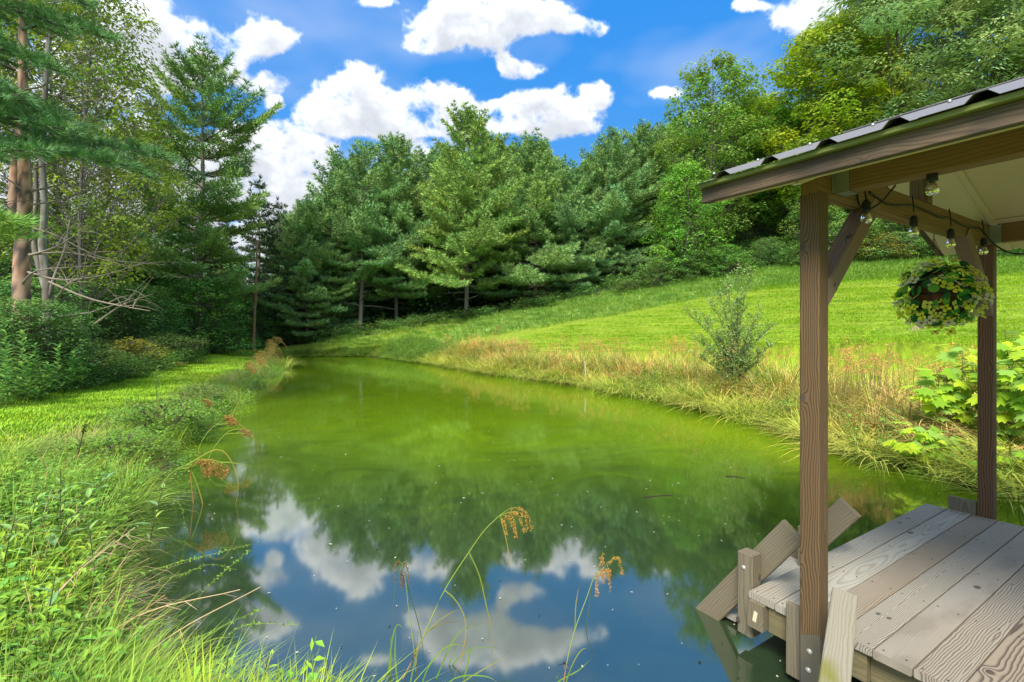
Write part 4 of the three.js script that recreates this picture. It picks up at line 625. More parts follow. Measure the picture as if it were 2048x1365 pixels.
// roof: two slopes meeting over x = 1.2
const SL = 0.362, EX = -0.40, RX = 1.2, Z0 = -0.325, Z1 = 2.86, ang = Math.atan(SL), under = (x) => 2.178 + SL * (x < RX ? x : 2 * RX - x);
piece('king_post', WOOD.dark, [1.2, 2.18, 0.04], [1.2, under(1.2) + 0.005, 0.04], 0.089, 0.089, AZ);
piece('ridge_board', WOOD.dark, [1.2, under(1.2) - 0.045, 0.09], [1.2, under(1.2) - 0.045, 2.4], 0.038, 0.10);
const ceilMat = new THREE.MeshStandardMaterial({ color: rgb(0.62, 0.49, 0.33), roughness: 0.7 });
for (const [a, b] of [[EX + 0.02, RX], [2 * RX - EX - 0.02, RX]]) {
  [[Z0 + 0.03, 0.10], [0.105, 1.31], [1.315, Z1 - 0.03]].forEach(([za, zb]) => piece('ceiling_panel', ceilMat, [a, under(a) + 0.004, (za + zb) / 2], [b, under(b) + 0.004, (za + zb) / 2], zb - za, 0.008, UP, 0.001));
  for (const z of [0.1025, 1.3125]) piece('ceiling_batten', ceilMat, [a, under(a) - 0.006, z], [b, under(b) - 0.006, z], 0.035, 0.008, UP, 0.002);
  for (const z of [Z0 + 0.02, 0.62, 1.23, 1.84, Z1 - 0.02]) piece('rafter', WOOD.dark, [a, under(a) + 0.052, z], [b, under(b) + 0.052, z], 0.038, 0.085);
}
piece('ceiling_batten', ceilMat, [2.33, under(2.33) - 0.004, 0.12], [2.33, under(2.33) - 0.004, 2.4], 0.05, 0.01);
for (const x of [EX, 2 * RX - EX]) { piece('fascia_board', WOOD.fascia, [x, 2.092, Z0 - 0.02], [x, 2.092, 0.93], 0.03, 0.095); piece('fascia_board', WOOD.fascia, [x, 2.0925, 0.934], [x, 2.0925, Z1], 0.03, 0.095); }
for (const z of [Z0 - 0.001, Z1 - 0.01]) for (const s of [0, 1]) { const a = s ? 2 * RX - EX - 0.016 : EX + 0.016; piece('rake_board', WOOD.fascia, [a, under(a) + 0.055, z], [RX, under(RX) + 0.055, z], 0.03, 0.10); }
for (const s of [0, 1]) {                                  // ribbed metal sheets, four ribs to a sheet
  const roofY = (x) => 2.158 + SL * (x - EX), L = (RX - EX + 0.06) / Math.cos(ang);
  for (let k = 0; k < 4; k++) {
    const za = Z0 - 0.04 + k * 0.914, zb = Math.min(za + 0.916, Z1 + 0.05), top = [[0, 0]];
    for (let z = 0.065; z < zb - za - 0.06; z += 0.2286) top.push([z - 0.042, 0], [z - 0.016, 0.024], [z + 0.016, 0.024], [z + 0.042, 0]);
    top.push([zb - za, 0]);
    const pr = [...top, ...top.slice().reverse().map(([z, y]) => [z, y - 0.0016])], sh = new THREE.Shape(pr.map(([z, y]) => new THREE.Vector2(z, y)));
    const g = new THREE.ExtrudeGeometry(sh, { depth: L, bevelEnabled: false, steps: 1 });
    const m = mesh('roof_sheet', g, METAL.roof, dock), e = V(EX - 0.06, roofY(EX - 0.06), za), along = V(Math.cos(ang), Math.sin(ang), 0);
    if (s) { e.x = 2 * RX - e.x; along.x *= -1; }
    const y = V(-Math.sin(ang) * (s ? -1 : 1), Math.cos(ang), 0), x = s ? V(0, 0, 1) : V(0, 0, 1), zz = along;
    // profile x -> dock z, profile y -> roof normal, extrusion -> up the slope (mirrored slope keeps the same handedness by flipping the profile)
    if (!s) { const mtx = new THREE.Matrix4().makeBasis(V(0, 0, -1), y, zz); m.position.copy(e).add(V(0, k % 2 * 0.002, zb - za)); m.quaternion.setFromRotationMatrix(mtx.makeBasis(V(0, 0, -1), y, V().crossVectors(V(0, 0, -1), y))); }
    else { m.position.copy(e).add(V(0, k % 2 * 0.002, 0)); m.quaternion.setFromRotationMatrix(new THREE.Matrix4().makeBasis(V(0, 0, 1), y, V().crossVectors(V(0, 0, 1), y))); }
    if (s === 0) for (let q = 0; q < 4; q++) { const sc = mesh('roof_screw', new THREE.CylinderGeometry(0.006, 0.008, 0.008, 6), METAL.zinc, dock); sc.position.set(EX + 0.02, roofY(EX + 0.02) + 0.026, za + 0.065 + 0.2286 * q); }
  }
  const x = s ? 2 * RX - EX + 0.03 : EX - 0.03; piece('painted_lawn_sheen', METAL.lawnSheen, [x, 2.127, Z0 - 0.03], [x, 2.127, Z1 + 0.03], 0.028, 0.022, UP, 0.003);  // added strip under the metal, its green is lawn reflection put into colour
}
piece('ridge_cap', METAL.roof, [RX, 2.158 + SL * (RX - EX) + 0.02, Z0 - 0.05], [RX, 2.158 + SL * (RX - EX) + 0.02, Z1 + 0.06], 0.10, 0.008);
// steps down into the water
for (const x of [0.095, 0.735]) {
  const up = V(0, 0.598, -0.801), m = piece('stair_stringer', WOOD.old, [x, 0.34, -0.155], [x, -0.86, -1.05], 0.036, 0.135, V(0, 0.598, 0.801).negate().setY(0.6).setZ(-0.8), 0.004);
  piece('stair_post', WOOD.old, [x - 0.07, -0.28, -0.362], [x - 0.07, 0.165, -0.362], 0.088, 0.088, AX, 0.006);
}
for (const [y, z] of [[-0.10, -0.44], [-0.31, -0.60], [-0.52, -0.755]]) piece('stair_tread', WOOD.deck[1], [0.116, y, z], [0.714, y, z], 0.20, 0.034);
piece('gangway_rail', WOOD.mossy, (() => { const p = dock.worldToLocal(at(1690, 1190, 2.12)); return [p.x, p.y, p.z]; })(), (() => { const p = dock.worldToLocal(at(1622, 1760, 1.28)); return [p.x, p.y, p.z]; })(), 0.094, 0.036, V(-0.5, 0.8, 0.35), 0.004).userData.label = 'grey board stained yellow-green with moss';

// ── string lights
{
  const t = thing('string_lights', 'black string light cord with clear bulbs draped along the shelter beams', 'string lights', V(0, 0, 0)), bulbs = [[1733, 437, 2.42, 400], [1865, 378, 2.05, 350], [1828, 464, 0, 412], [1902, 487, 0, 438], [1968, 502, 0, 460]];
  const glass = new THREE.MeshPhysicalMaterial({ color: rgb(1, 1, 0.96), transmission: 1, thickness: 0.004, roughness: 0.02, ior: 1.45 }), fil = new THREE.MeshStandardMaterial({ color: rgb(0.6, 0.45, 0.2), roughness: 0.4 });
  const onBeam = (px, py, off) => { const o = dock.worldToLocal(V(0, EYE, 0)), r = dock.worldToLocal(at(px, py, 1)).sub(o), k = (0.0815 + off - o.z) / r.z; return dock.localToWorld(o.addScaledVector(r, k)); }, K = (p) => p.map(([x, y, d]) => at(x, y, d)), B = new GB(), rnd = R(3), blk = [0.008, 0.008, 0.008];
  tube(B, curve(K([[1716, 385, 2.46], [1716, 400, 2.44], [1722, 414, 2.42], [1735, 420, 2.4], [1762, 405, 2.38], [1780, 385, 2.36], [1792, 370, 2.34]]), 24), 0.0045, 0.0045, 6, blk, rnd);
  tube(B, curve([[1740, 384, 0.02], [1755, 395, 0.008], [1775, 408, 0.006], [1800, 411, 0.012], [1822, 410, 0.006], [1850, 420, 0.014], [1880, 434, 0.006], [1900, 436, 0.006], [1925, 450, 0.014], [1950, 456, 0.006], [1962, 458, 0.01], [1985, 485, 0.05], [2010, 502, 0.12], [2060, 510, 0.3]].map(([x, y, o]) => onBeam(x, y, o)), 60), 0.0055, 0.0055, 6, blk, rnd);
  for (const b of bulbs) if (!b[2]) b[2] = -onBeam(b[0], b[1] - 25, 0.03).z;
  bulbs.forEach(([x, y, d, y0]) => tube(B, curve([at(x - 3, y0 - 20, d + 0.01), at(x, y0, d), at(x, y - 42 * 2.6 / d, d)], 4), 0.0035, 0.0035, 5, blk, rnd));
    mesh('cord', B.smooth(), new THREE.MeshStandardMaterial({ vertexColors: true, roughness: 0.6 }), t);
  for (const [x, y, d] of bulbs) {
    const p = at(x, y, d), r = 0.028, s = mesh('socket', new THREE.LatheGeometry([[0, 0.062], [0.010, 0.060], [0.015, 0.05], [0.019, 0.046], [0.0195, 0.01], [0.021, 0], [0, 0]].map(([a, b]) => new THREE.Vector2(a, b)), 14), METAL.black, t); s.position.copy(p).add(V(0, 0.033, 0));
    const b = mesh('bulb', new THREE.LatheGeometry([[0.012, 0.038], [0.014, 0.028], [0.022, 0.014], [0.0275, 0], [0.027, -0.012], [0.021, -0.023], [0.010, -0.029], [0.0005, -0.030]].map(([a, q]) => new THREE.Vector2(a, q)), 18), glass, t); b.position.copy(p); b.scale.setScalar(0.9);
    const f = mesh('filament', mergeGeometries([new THREE.CylinderGeometry(0.0008, 0.0008, 0.03, 5).translate(0.004, 0.006, 0), new THREE.CylinderGeometry(0.0008, 0.0008, 0.03, 5).translate(-0.004, 0.006, 0), new THREE.CylinderGeometry(0.003, 0.004, 0.015, 6).translate(0, 0.026, 0)]), fil, b);
  }
}
// ── the hanging basket of artificial flowers
function outline(pts, fold) { const B = new GB(), c = [1, 1, 1], o = B.v(0, 0, 0, c); const ids = pts.map(([x, z]) => B.v(x, fold(x, z), z, c)); for (let k = 0; k < ids.length - 1; k++) B.tri(o, ids[k], ids[k + 1]); return B; }
{
  const C = at(1881, 590, 3.12), t = thing('hanging_basket', 'round hanging basket of yellow-green and white flowers under the shelter beam', 'hanging basket', C), rnd = R(19), RAD = 0.225; t.scale.setScalar(0.86);
  const coir = new THREE.MeshStandardMaterial({ color: rgb(0.11, 0.04, 0.013), roughness: 1 });
  const bk = mesh('basket', new THREE.SphereGeometry(0.165, 24, 16), coir, t); bk.scale.set(1, 1.08, 1);
  const wires = []; for (let k = 0; k < 6; k++) wires.push(new THREE.TorusGeometry(0.172, 0.004, 5, 36).rotateY(k * Math.PI / 6)); wires.push(new THREE.TorusGeometry(0.172, 0.004, 5, 36).rotateX(Math.PI / 2), new THREE.TorusGeometry(0.15, 0.004, 5, 36).rotateX(Math.PI / 2).translate(0, 0.085, 0), new THREE.TorusGeometry(0.15, 0.004, 5, 36).rotateX(Math.PI / 2).translate(0, -0.085, 0));
  const wm = mesh('wire_frame', mergeGeometries(wires), METAL.black, t); wm.scale.set(1, 1.08, 1);
  const top = at(1866, 442, 3.2).sub(C), links = []; for (const s of [-1, 1]) for (let k = 0; k < 11; k++) { const q = V(s * 0.06, 0.2, 0).lerp(top.clone().add(V(0, -0.06, 0)), k / 10.5); links.push(new THREE.TorusGeometry(0.008, 0.002, 4, 8).rotateY(k % 2 ? 1.57 : 0).translate(q.x, q.y, q.z)); }
  mesh('chain', mergeGeometries(links), METAL.black, t);
  const hk = new GB(); tube(hk, curve([top.clone().add(V(0, -0.06, 0)), top.clone().add(V(0.004, -0.02, 0)), top.clone().add(V(0.022, 0.015, 0)), top.clone().add(V(0.01, 0.04, 0.0)), top.clone().add(V(-0.014, 0.03, 0)), top.clone().add(V(-0.016, 0.01, 0))], 16), 0.003, 0.003, 6, [0.01, 0.01, 0.01], rnd); mesh('hook', hk.smooth(), new THREE.MeshStandardMaterial({ vertexColors: true, roughness: 0.5 }), t);
  const petal = (a) => { const pts = []; for (let k = 0; k <= 8; k++) { const u = k / 8, b = (u - 0.5) * 1.35, rr = 0.036 * (0.55 + 0.5 * Math.sin(Math.PI * u) - (k === 4 ? 0.08 : 0)); pts.push([Math.cos(a + b) * rr, Math.sin(a + b) * rr]); } return pts; };
  const flowerG = (cup) => { const B = new GB(); for (let k = 0; k < 4; k++) { const a = k * Math.PI / 2, g = petal(a), w = [1, 1, 1], o = B.v(0, 0.002, 0, [0.85, 0.85, 0.4]); const ids = g.map(([x, z]) => B.v(x, cup * Math.hypot(x, z) + 0.0012 * (k % 2), z, w)); for (let q = 0; q < 8; q++) B.tri(o, ids[q + 1], ids[q]); } const c = [0.05, 0.06, 0.02]; const s = B.v(0, 0.010, 0, c); let ring = []; for (let k = 0; k < 7; k++) ring.push(B.v(Math.cos(k * 0.9) * 0.007, 0.004, Math.sin(k * 0.9) * 0.007, c)); for (let k = 0; k < 7; k++) B.tri(s, ring[(k + 1) % 7], ring[k]); return B.build(); };
  const FG = [flowerG(0.1), flowerG(0.35), flowerG(-0.15)], fm = [leafy(rgb(0.86, 0.88, 0.06), 0.4), leafy(rgb(0.76, 0.84, 0.10), 0.4), leafy(rgb(0.70, 0.69, 0.52), 0.35), leafy(rgb(0.70, 0.72, 0.16), 0.35)];
  const LG = (() => { const B = new GB(), pts = []; for (let k = 0; k <= 14; k++) { const a = k / 14 * 6.283, r = 0.026 * (1 + 0.15 * Math.cos(a)); pts.push([Math.cos(a) * r * 1.15 + 0.024, Math.sin(a) * r]); } return outline(pts, (x, z) => -0.25 * Math.abs(z) - 3 * x * x).build(); })(), lm = [leafy(rgb(0.045, 0.25, 0.03), 0.3), leafy(rgb(0.025, 0.13, 0.03), 0.2), leafy(rgb(0.13, 0.38, 0.05), 0.3)];
  const bare = V(-0.86, 0.02, 0.445).normalize(), basis = (n, m, spin) => { m.quaternion.setFromUnitVectors(UP, n); m.rotateY(spin); };
  for (let k = 0; k < 260; k++) {
    const y = 1 - 2 * (k + 0.5) / 260, a = k * 2.39996, s = Math.sqrt(1 - y * y), n = V(Math.cos(a) * s, y, Math.sin(a) * s), gap = n.dot(bare), dark = V(-0.37, 0.05, 0.87).normalize(); if (gap > 0.95 && Math.abs(n.y) < 0.4) continue; if (n.dot(dark) > 0.93 && rnd() < 0.4) continue;
    const m = mesh('flower', FG[k % 3], fm[Math.floor(rnd() * 4)], t), q = RAD * (0.86 + rnd() * 0.36); m.position.copy(n).multiplyScalar(q); m.position.y *= 1.05; basis(n.clone().add(V(0, 0.6, 0)).add(unit(rnd).multiplyScalar(0.75)).normalize(), m, rnd() * 6.28); m.scale.setScalar(0.7 + rnd() * 0.5);
  }
  for (let k = 0; k < 170; k++) {
    const y = 1 - 2 * (k + 0.5) / 170, a = k * 2.39996 + 1, s = Math.sqrt(1 - y * y), n = V(Math.cos(a) * s, y, Math.sin(a) * s); if (n.dot(bare) > 0.95) continue;
    const m = mesh('leaf', LG, lm[Math.floor(rnd() * 3)], t), q = RAD * (0.82 + rnd() * 0.2); m.position.copy(n).multiplyScalar(q); m.position.y *= 1.05; basis(n.clone().add(V(0, 0.1, 0)).add(unit(rnd).multiplyScalar(0.8)).normalize(), m, rnd() * 6.28); m.scale.setScalar(0.85 + rnd() * 0.6);
  }
}
// ───────────────────────── plants that stand out one by one ─────────────────────────
// lobed saplings behind the far post
const lobed = (seed) => { const r = R(seed), pts = [], lobes = [[-2.35, 0.55], [-1.85, 0.42], [-1.3, 0.88], [-0.85, 0.58], [-0.42, 0.95], [-0.2, 0.74], [0, 1.12], [0.2, 0.74], [0.42, 0.95], [0.85, 0.58], [1.3, 0.88], [1.85, 0.42], [2.35, 0.55]]; pts.push([0, 0]); for (const [a, q] of lobes) pts.push([(Math.cos(a) * q + 0.35) * 0.62, Math.sin(a) * q * 0.62 * (0.95 + r() * 0.1)]); pts.push([0, 0]); const B = new GB(), c = [1, 1, 1], o = B.v(0.25, 0, 0, c), ids = pts.map(([x, z]) => B.v(x, -0.28 * Math.abs(z) - 0.16 * x * x + 0.03 * (r() - 0.5), z, c)); for (let k = 0; k < ids.length - 1; k++) B.tri(o, ids[k + 1], ids[k]); return B.build(); };
const LOBED = [lobed(1), lobed(2), lobed(3)], lobedMat = [leafy(rgb(0.52, 0.70, 0.03), 0.45), leafy(rgb(0.40, 0.60, 0.03), 0.45), leafy(rgb(0.26, 0.48, 0.03), 0.45), leafy(rgb(0.30, 0.52, 0.08), 0.45)], stemMat = new THREE.MeshStandardMaterial({ color: rgb(0.13, 0.09, 0.055), roughness: 0.9 });
function sapling(label, seed, px, d, tops, n, size) {
  const rnd = R(seed), p0 = on(xAt(px, d), d, -0.03), t = thing('sapling', label, 'sapling', p0, null), S = new GB();
  if (p0.y < 0) t.position.y = p0.y = -0.05;
  const stems = tops.map(([x, y, dd]) => { const e = at(x, y, dd ?? d).sub(p0), m = e.clone().multiplyScalar(0.5).add(V((rnd() - 0.5) * 0.15, e.y * 0.12, 0)), pts = curve([V((rnd() - 0.5) * 0.1, 0, (rnd() - 0.5) * 0.1), m, e], 8); tube(S, pts, 0.009, 0.003, 5, [1, 1, 1], rnd); return pts; });
  for (let k = 0; k < n; k++) {
    const pts = stems[k % stems.length], q = 0.25 + 0.75 * Math.pow((k + rnd()) / n, 0.8), f = q * 8, i = Math.min(7, Math.floor(f)), p = pts[i].clone().lerp(pts[i + 1], f - i), az = k * 2.4 + rnd(), out = V(Math.cos(az), 0.12, Math.sin(az)), e = p.clone().addScaledVector(out, 0.06 + rnd() * 0.12);
    tube(S, [p, e], 0.003, 0.0018, 3, [1, 1, 1], rnd);
    const m = mesh('leaf', LOBED[k % 3], lobedMat[Math.min(3, Math.floor(rnd() * 4))], t), nr = V(out.x * 0.35, 1, out.z * 0.35 + 0.25).add(unit(rnd).multiplyScalar(0.35)).normalize(), x = out.clone().addScaledVector(nr, -out.dot(nr)).normalize();
    m.quaternion.setFromRotationMatrix(new THREE.Matrix4().makeBasis(x, nr, V().crossVectors(x, nr))); m.position.copy(e); m.scale.setScalar(size * (0.55 + rnd() * 0.6));
  }
  const st = new THREE.MeshStandardMaterial({ color: rgb(0.10, 0.085, 0.045), roughness: 0.9 }); mesh('stem', S.smooth(), stemMat, t);
}
sapling('low broad-leaved sapling leaning over the water left of the far post', 201, 1890, 6.1, [[1800, 880], [1830, 850], [1870, 895], [1920, 940], [1850, 930], [1900, 870]], 130, 0.21);
sapling('bright lobed-leaf sapling behind the basket, left of the far post', 202, 1925, 6.7, [[1850, 770], [1880, 735], [1925, 690], [1945, 740], [1900, 800], [1960, 720]], 125, 0.24);
sapling('tall lobed-leaf sapling at the right edge beyond the far post', 203, 2015, 6.0, [[2010, 660], [2040, 690], [2060, 760], [2000, 780], [2035, 850]], 125, 0.24);
sapling('lobed-leaf sapling cut off by the right edge of the picture', 204, 2090, 5.6, [[2050, 720], [2080, 690], [2040, 900], [2100, 780]], 100, 0.23);
sapling('small sapling with pale leaves right at the foot of the far post', 205, 2012, 5.4, [[1990, 960], [2020, 900], [1975, 930]], 40, 0.16);
// upright small-leaved shrub on the right bank
{
  const rnd = R(211), d = 11.4, p0 = on(xAt(1470, d), d, -0.05), t = thing('willow_shrub', 'upright silvery small-leaved shrub alone on the right bank', 'shrub', p0), S = new GB(), L = new GB();
  for (const [x, y] of [[1440, 590], [1455, 560], [1478, 548], [1500, 545], [1425, 600], [1410, 640], [1480, 600], [1395, 680], [1375, 625], [1520, 620], [1540, 655], [1510, 670], [1545, 690], [1440, 680], [1470, 660], [1415, 700], [1385, 710], [1500, 700], [1525, 720], [1450, 710]]) {
    const e = at(x, y, d + (rnd() - 0.5) * 0.9).sub(p0), m = e.clone().multiplyScalar(0.5).add(V(-e.x * 0.12, e.y * 0.12, 0)), pts = curve([V((rnd() - 0.5) * 0.12, 0, (rnd() - 0.5) * 0.12), m, e], 10); tube(S, pts, 0.012, 0.003, 4, [0.10, 0.08, 0.06], rnd);
    for (let k = 0; k < 40; k++) {
      const q = 0.2 + 0.82 * rnd(), f = q * 10, i = Math.min(9, Math.floor(f)), p = pts[i].clone().lerp(pts[i + 1], f - i), o = V((rnd() - 0.5) * 1.8, 0.45 + rnd() * 0.5, (rnd() - 0.5) * 1.8).normalize(), l = (0.18 + rnd() * 0.34) * (1.15 - q * 0.6), b = p.clone().addScaledVector(o, l); tube(S, [p, b], 0.004, 0.0015, 3, [0.10, 0.08, 0.06], rnd);
      for (let u = 0.03; u < l; u += 0.022) { const a = p.clone().addScaledVector(o, u), w = unit(rnd).addScaledVector(o, 0.7).normalize(), nr = unit(rnd).add(UP).normalize(); w.addScaledVector(nr, -w.dot(nr)).normalize(); leafFlat(L, a, w, nr, 0.05 + rnd() * 0.03, 0.026, vary(rnd, rnd() < 0.3 ? [0.46, 0.56, 0.24] : [0.24, 0.40, 0.09], 0.25, 0.08)); }
    }
  }
  mesh('stems', S.smooth(), M.bark, t); mesh('foliage', L.build(), M.leaf, t);
}
// sedges: arching stem, long blades, drooping brown head
function ribbon(B, pts, w, c1, c2, tilt = 0) {
  const P = curve(pts, 14), n = P.length, view = V(0, 0.35, 1).normalize(); let a, b;
  for (let k = 0; k < n; k++) { const t = k / (n - 1), s = V().subVectors(P[Math.min(k + 1, n - 1)], P[Math.max(0, k - 1)]).normalize().cross(view).normalize().multiplyScalar(w / 2 * Math.min(1, (1 - t) * 2.2 + 0.08)), c = c1.map((v, q) => lerp(v, c2[q], t)), l = B.v(P[k].x - s.x, P[k].y - s.y, P[k].z - s.z, c), r = B.v(P[k].x + s.x, P[k].y + s.y, P[k].z + s.z - w * 0.3, c); if (k) { B.tri(a, b, l); B.tri(b, r, l); } a = l; b = r; }
}
function spikelets(B, rnd, pts, n, r, c, size) { for (let k = 0; k < n; k++) { const f = rnd() * (pts.length - 1), i = Math.min(pts.length - 2, Math.floor(f)), p = pts[i].clone().lerp(pts[i + 1], f - i).addScaledVector(unit(rnd), r * Math.sqrt(rnd())); p.y -= r * 0.5 * rnd(); const d = V((rnd() - 0.5) * 1.2, -0.5 + (rnd() - 0.5), (rnd() - 0.5) * 1.2).normalize(), s = size * (0.7 + rnd() * 0.6), cc = vary(rnd, c, 0.35, 0.12); for (let q = 0; q < 3; q++) leafFlat(B, p, d, V(Math.cos(q * 2.1), 0.3, Math.sin(q * 2.1)).cross(d).normalize(), s, s * 0.5, cc); } }
const sedgeMat = leafy(rgb(1, 1, 1), 0.25), G1 = [0.20, 0.33, 0.04], G2 = [0.34, 0.40, 0.06], BR = [0.34, 0.17, 0.05];
function sedge(label, d, seed, stem, blades, arcs, group, size = 1, headColor = [0.62, 0.34, 0.08]) {
  const rnd = R(seed), Q = (l, dz = 0) => l.map(([x, y, z]) => at(x, y, d + (z ?? 0) + dz)), base = Q([stem[0]])[0], t = thing('sedge', label, 'sedge', V(0, 0, 0), group), S = new GB();
  const sp = Q(stem), g0 = on(sp[0].x, -sp[0].z, -0.04); if (sp[0].y > Math.max(g0.y, -0.05) + 0.03) sp.unshift(V(sp[0].x - 0.04, Math.max(g0.y, -0.1), sp[0].z)); tube(S, curve(sp, 24), 0.0032 * size, 0.0016 * size, 5, (k) => k < 0.25 ? [0.38, 0.22, 0.06] : [0.27, 0.36, 0.05], rnd); mesh('stem', S.smooth(), new THREE.MeshStandardMaterial({ vertexColors: true, roughness: 0.7 }), t);
  for (const bl of blades) { const B = new GB(); ribbon(B, Q(bl.p, (rnd() - 0.5) * 0.06), (bl.w ?? 0.006) * size, bl.c1 ?? G1, bl.c2 ?? G2); mesh('blade', B.build(), sedgeMat, t); }
  const H = new GB(); for (const a of arcs) { const pts = curve(Q(a, (rnd() - 0.5) * 0.05), 8); tube(H, pts, 0.0012 * size, 0.0008 * size, 3, [0.35, 0.38, 0.06], rnd); spikelets(H, rnd, pts.slice(2), Math.round((size > 1.5 ? 30 : 46) + 10 * a.length), 0.011 * size, headColor, 0.008 * size); }
  mesh('seed_head', H.build(), sedgeMat, t);
}
sedge('tall sedge arching right over the water with a drooping orange-brown head', 2.45, 301, [[775, 1420], [830, 1310], [890, 1180], [938, 1105], [970, 1060], [1000, 1031]],
  [{ p: [[938, 1106], [958, 1150], [972, 1210], [983, 1262], [984, 1330], [990, 1350]], c2: BR }, { p: [[890, 1182], [910, 1200], [930, 1240], [925, 1310], [908, 1355]], c1: G2, c2: BR }, { p: [[1000, 1032], [1010, 1070], [1018, 1120], [1012, 1148]], w: 0.004, c1: G2, c2: BR }, { p: [[830, 1310], [850, 1270], [880, 1250], [925, 1243]], c2: BR }],
  [[[1000, 1031], [1020, 1018], [1040, 1016], [1058, 1035], [1064, 1060]], [[1000, 1031], [1025, 1024], [1048, 1030], [1056, 1058]], [[1000, 1031], [1008, 1045], [1013, 1066]], [[1000, 1031], [1022, 1028], [1030, 1055], [1032, 1072]], [[1000, 1031], [1032, 1026], [1045, 1048], [1049, 1062]], [[1000, 1031], [1018, 1034], [1026, 1050]]]);
sedge('shorter sedge with a small dark hanging head left of the arching one', 2.5, 302, [[838, 1420], [828, 1300], [816, 1210], [812, 1170], [804, 1128]],
  [{ p: [[814, 1168], [822, 1200], [832, 1230], [846, 1300], [844, 1380]], c1: [0.06, 0.12, 0.03], c2: [0.12, 0.1, 0.05] }, { p: [[800, 1130], [790, 1180], [786, 1230], [800, 1275]], w: 0.004, c1: [0.1, 0.15, 0.04], c2: [0.1, 0.12, 0.05] }],
  [[[804, 1128], [795, 1122], [788, 1140], [787, 1166]], [[804, 1128], [810, 1124], [816, 1145], [817, 1164]], [[804, 1128], [802, 1150], [802, 1178]], [[804, 1128], [808, 1150], [806, 1172]]], null, 0.85, [0.30, 0.15, 0.05]);
sedge('right-hand sedge with several hanging brown heads above the open water', 2.4, 303, [[1120, 1420], [1135, 1320], [1150, 1260], [1172, 1200], [1186, 1160]],
  [{ p: [[1150, 1262], [1152, 1210], [1160, 1165]], c2: [0.45, 0.3, 0.2] }, { p: [[1182, 1175], [1178, 1220], [1173, 1270], [1186, 1310], [1186, 1380]], w: 0.004, c1: [0.1, 0.14, 0.05], c2: [0.05, 0.06, 0.04] }, { p: [[1128, 1380], [1145, 1330], [1165, 1300], [1180, 1297]], c2: [0.4, 0.4, 0.08] }],
  [[[1186, 1160], [1194, 1145], [1193, 1170], [1193, 1190]], [[1186, 1160], [1200, 1130], [1205, 1108], [1206, 1135], [1208, 1150]], [[1186, 1160], [1205, 1140], [1216, 1150], [1221, 1185]], [[1186, 1160], [1214, 1128], [1236, 1114], [1242, 1132], [1245, 1150]], [[1186, 1160], [1204, 1148], [1208, 1165]], [[1186, 1160], [1212, 1140], [1219, 1140], [1219, 1160]]], null, 0.9);
{ // blades of the sedge tuft at the bottom of the picture
  const rnd = R(305), t = thing('sedge_tuft', 'tuft of long green blades rising from the water at the bottom middle', 'sedge', V(0, 0, 0)), lines = [[[800, 1400], [790, 1320], [792, 1250]], [[812, 1420], [826, 1340], [850, 1270], [905, 1225], [935, 1220]], [[850, 1420], [880, 1340], [920, 1265], [970, 1245]], [[780, 1420], [778, 1330], [795, 1250], [812, 1265]], [[860, 1420], [885, 1360], [940, 1300], [1030, 1300]], [[880, 1420], [920, 1370], [1000, 1320], [1020, 1300]], [[830, 1420], [860, 1330], [905, 1290], [960, 1310]], [[905, 1420], [930, 1350], [942, 1300], [945, 1290]], [[770, 1420], [780, 1340], [782, 1260]], [[840, 1420], [832, 1350], [835, 1260]], [[870, 1420], [905, 1360], [975, 1355], [1000, 1370]], [[1080, 1420], [1110, 1370], [1160, 1340], [1190, 1310]], [[1100, 1420], [1108, 1370], [1120, 1345]], [[815, 1420], [812, 1370], [822, 1330]], [[890, 1420], [896, 1340], [915, 1285]]];
  lines.forEach((l, k) => { const B = new GB(); ribbon(B, l.map(([x, y]) => at(x, y, 2.35 + (k % 5) * 0.05)), 0.007, [0.16, 0.32, 0.03], k % 4 === 1 ? [0.42, 0.32, 0.2] : [0.26, 0.42, 0.08]); mesh('blade', B.build(), sedgeMat, t); });
}
const fan = (x, y, w, h, n, seed) => { const r = R(seed); return [...Array(n)].map((_, k) => { const u = k / (n - 1); return [[x - w, y + h * 0.2], [x - w * 0.4 + u * w * 0.5, y - h * 0.5 + r() * h * 0.2], [x - w * 0.2 + u * w * 1.1, y - h * 0.1 + r() * h * 0.3], [x + u * w - w * 0.2, y + h * (0.35 + r() * 0.3)]]; }); };
sedge('leaning sedge with a big bright orange head over the water, nearest on left bank', 4.9, 311, [[300, 1010], [330, 960], [360, 935], [378, 930]], [{ p: [[378, 930], [400, 990], [415, 1060]], c2: BR }, { p: [[370, 932], [440, 900], [475, 960], [462, 1050]], c1: G2, c2: BR }, { p: [[350, 940], [440, 925], [520, 935]], c2: G2 }, { p: [[378, 930], [385, 1000], [395, 1080]], c1: BR, c2: BR }], fan(415, 935, 45, 36, 14, 1), null, 1.9, [0.62, 0.36, 0.12]);
sedge('sedge with an orange head second from the near end of the left bank', 6.9, 312, [[400, 890], [425, 855], [442, 845]], [{ p: [[430, 850], [480, 850], [520, 900]], c2: BR }], fan(458, 840, 18, 18, 10, 2), null, 2.1, [0.62, 0.37, 0.12]);
sedge('sedge with a tan head dipping to the water, third along the left bank', 6.7, 313, [[420, 910], [455, 865], [478, 858]], [{ p: [[450, 868], [500, 870], [520, 900]], c2: BR }], fan(488, 864, 15, 13, 8, 3), null, 1.9, [0.58, 0.38, 0.15]);
sedge('small orange sedge head half hidden in the left bank weeds', 8.0, 314, [[380, 850], [400, 815], [408, 806]], [{ p: [[400, 815], [430, 820], [450, 850]], c2: G2 }], fan(412, 804, 12, 14, 8, 4), null, 2.0, [0.58, 0.34, 0.12]);
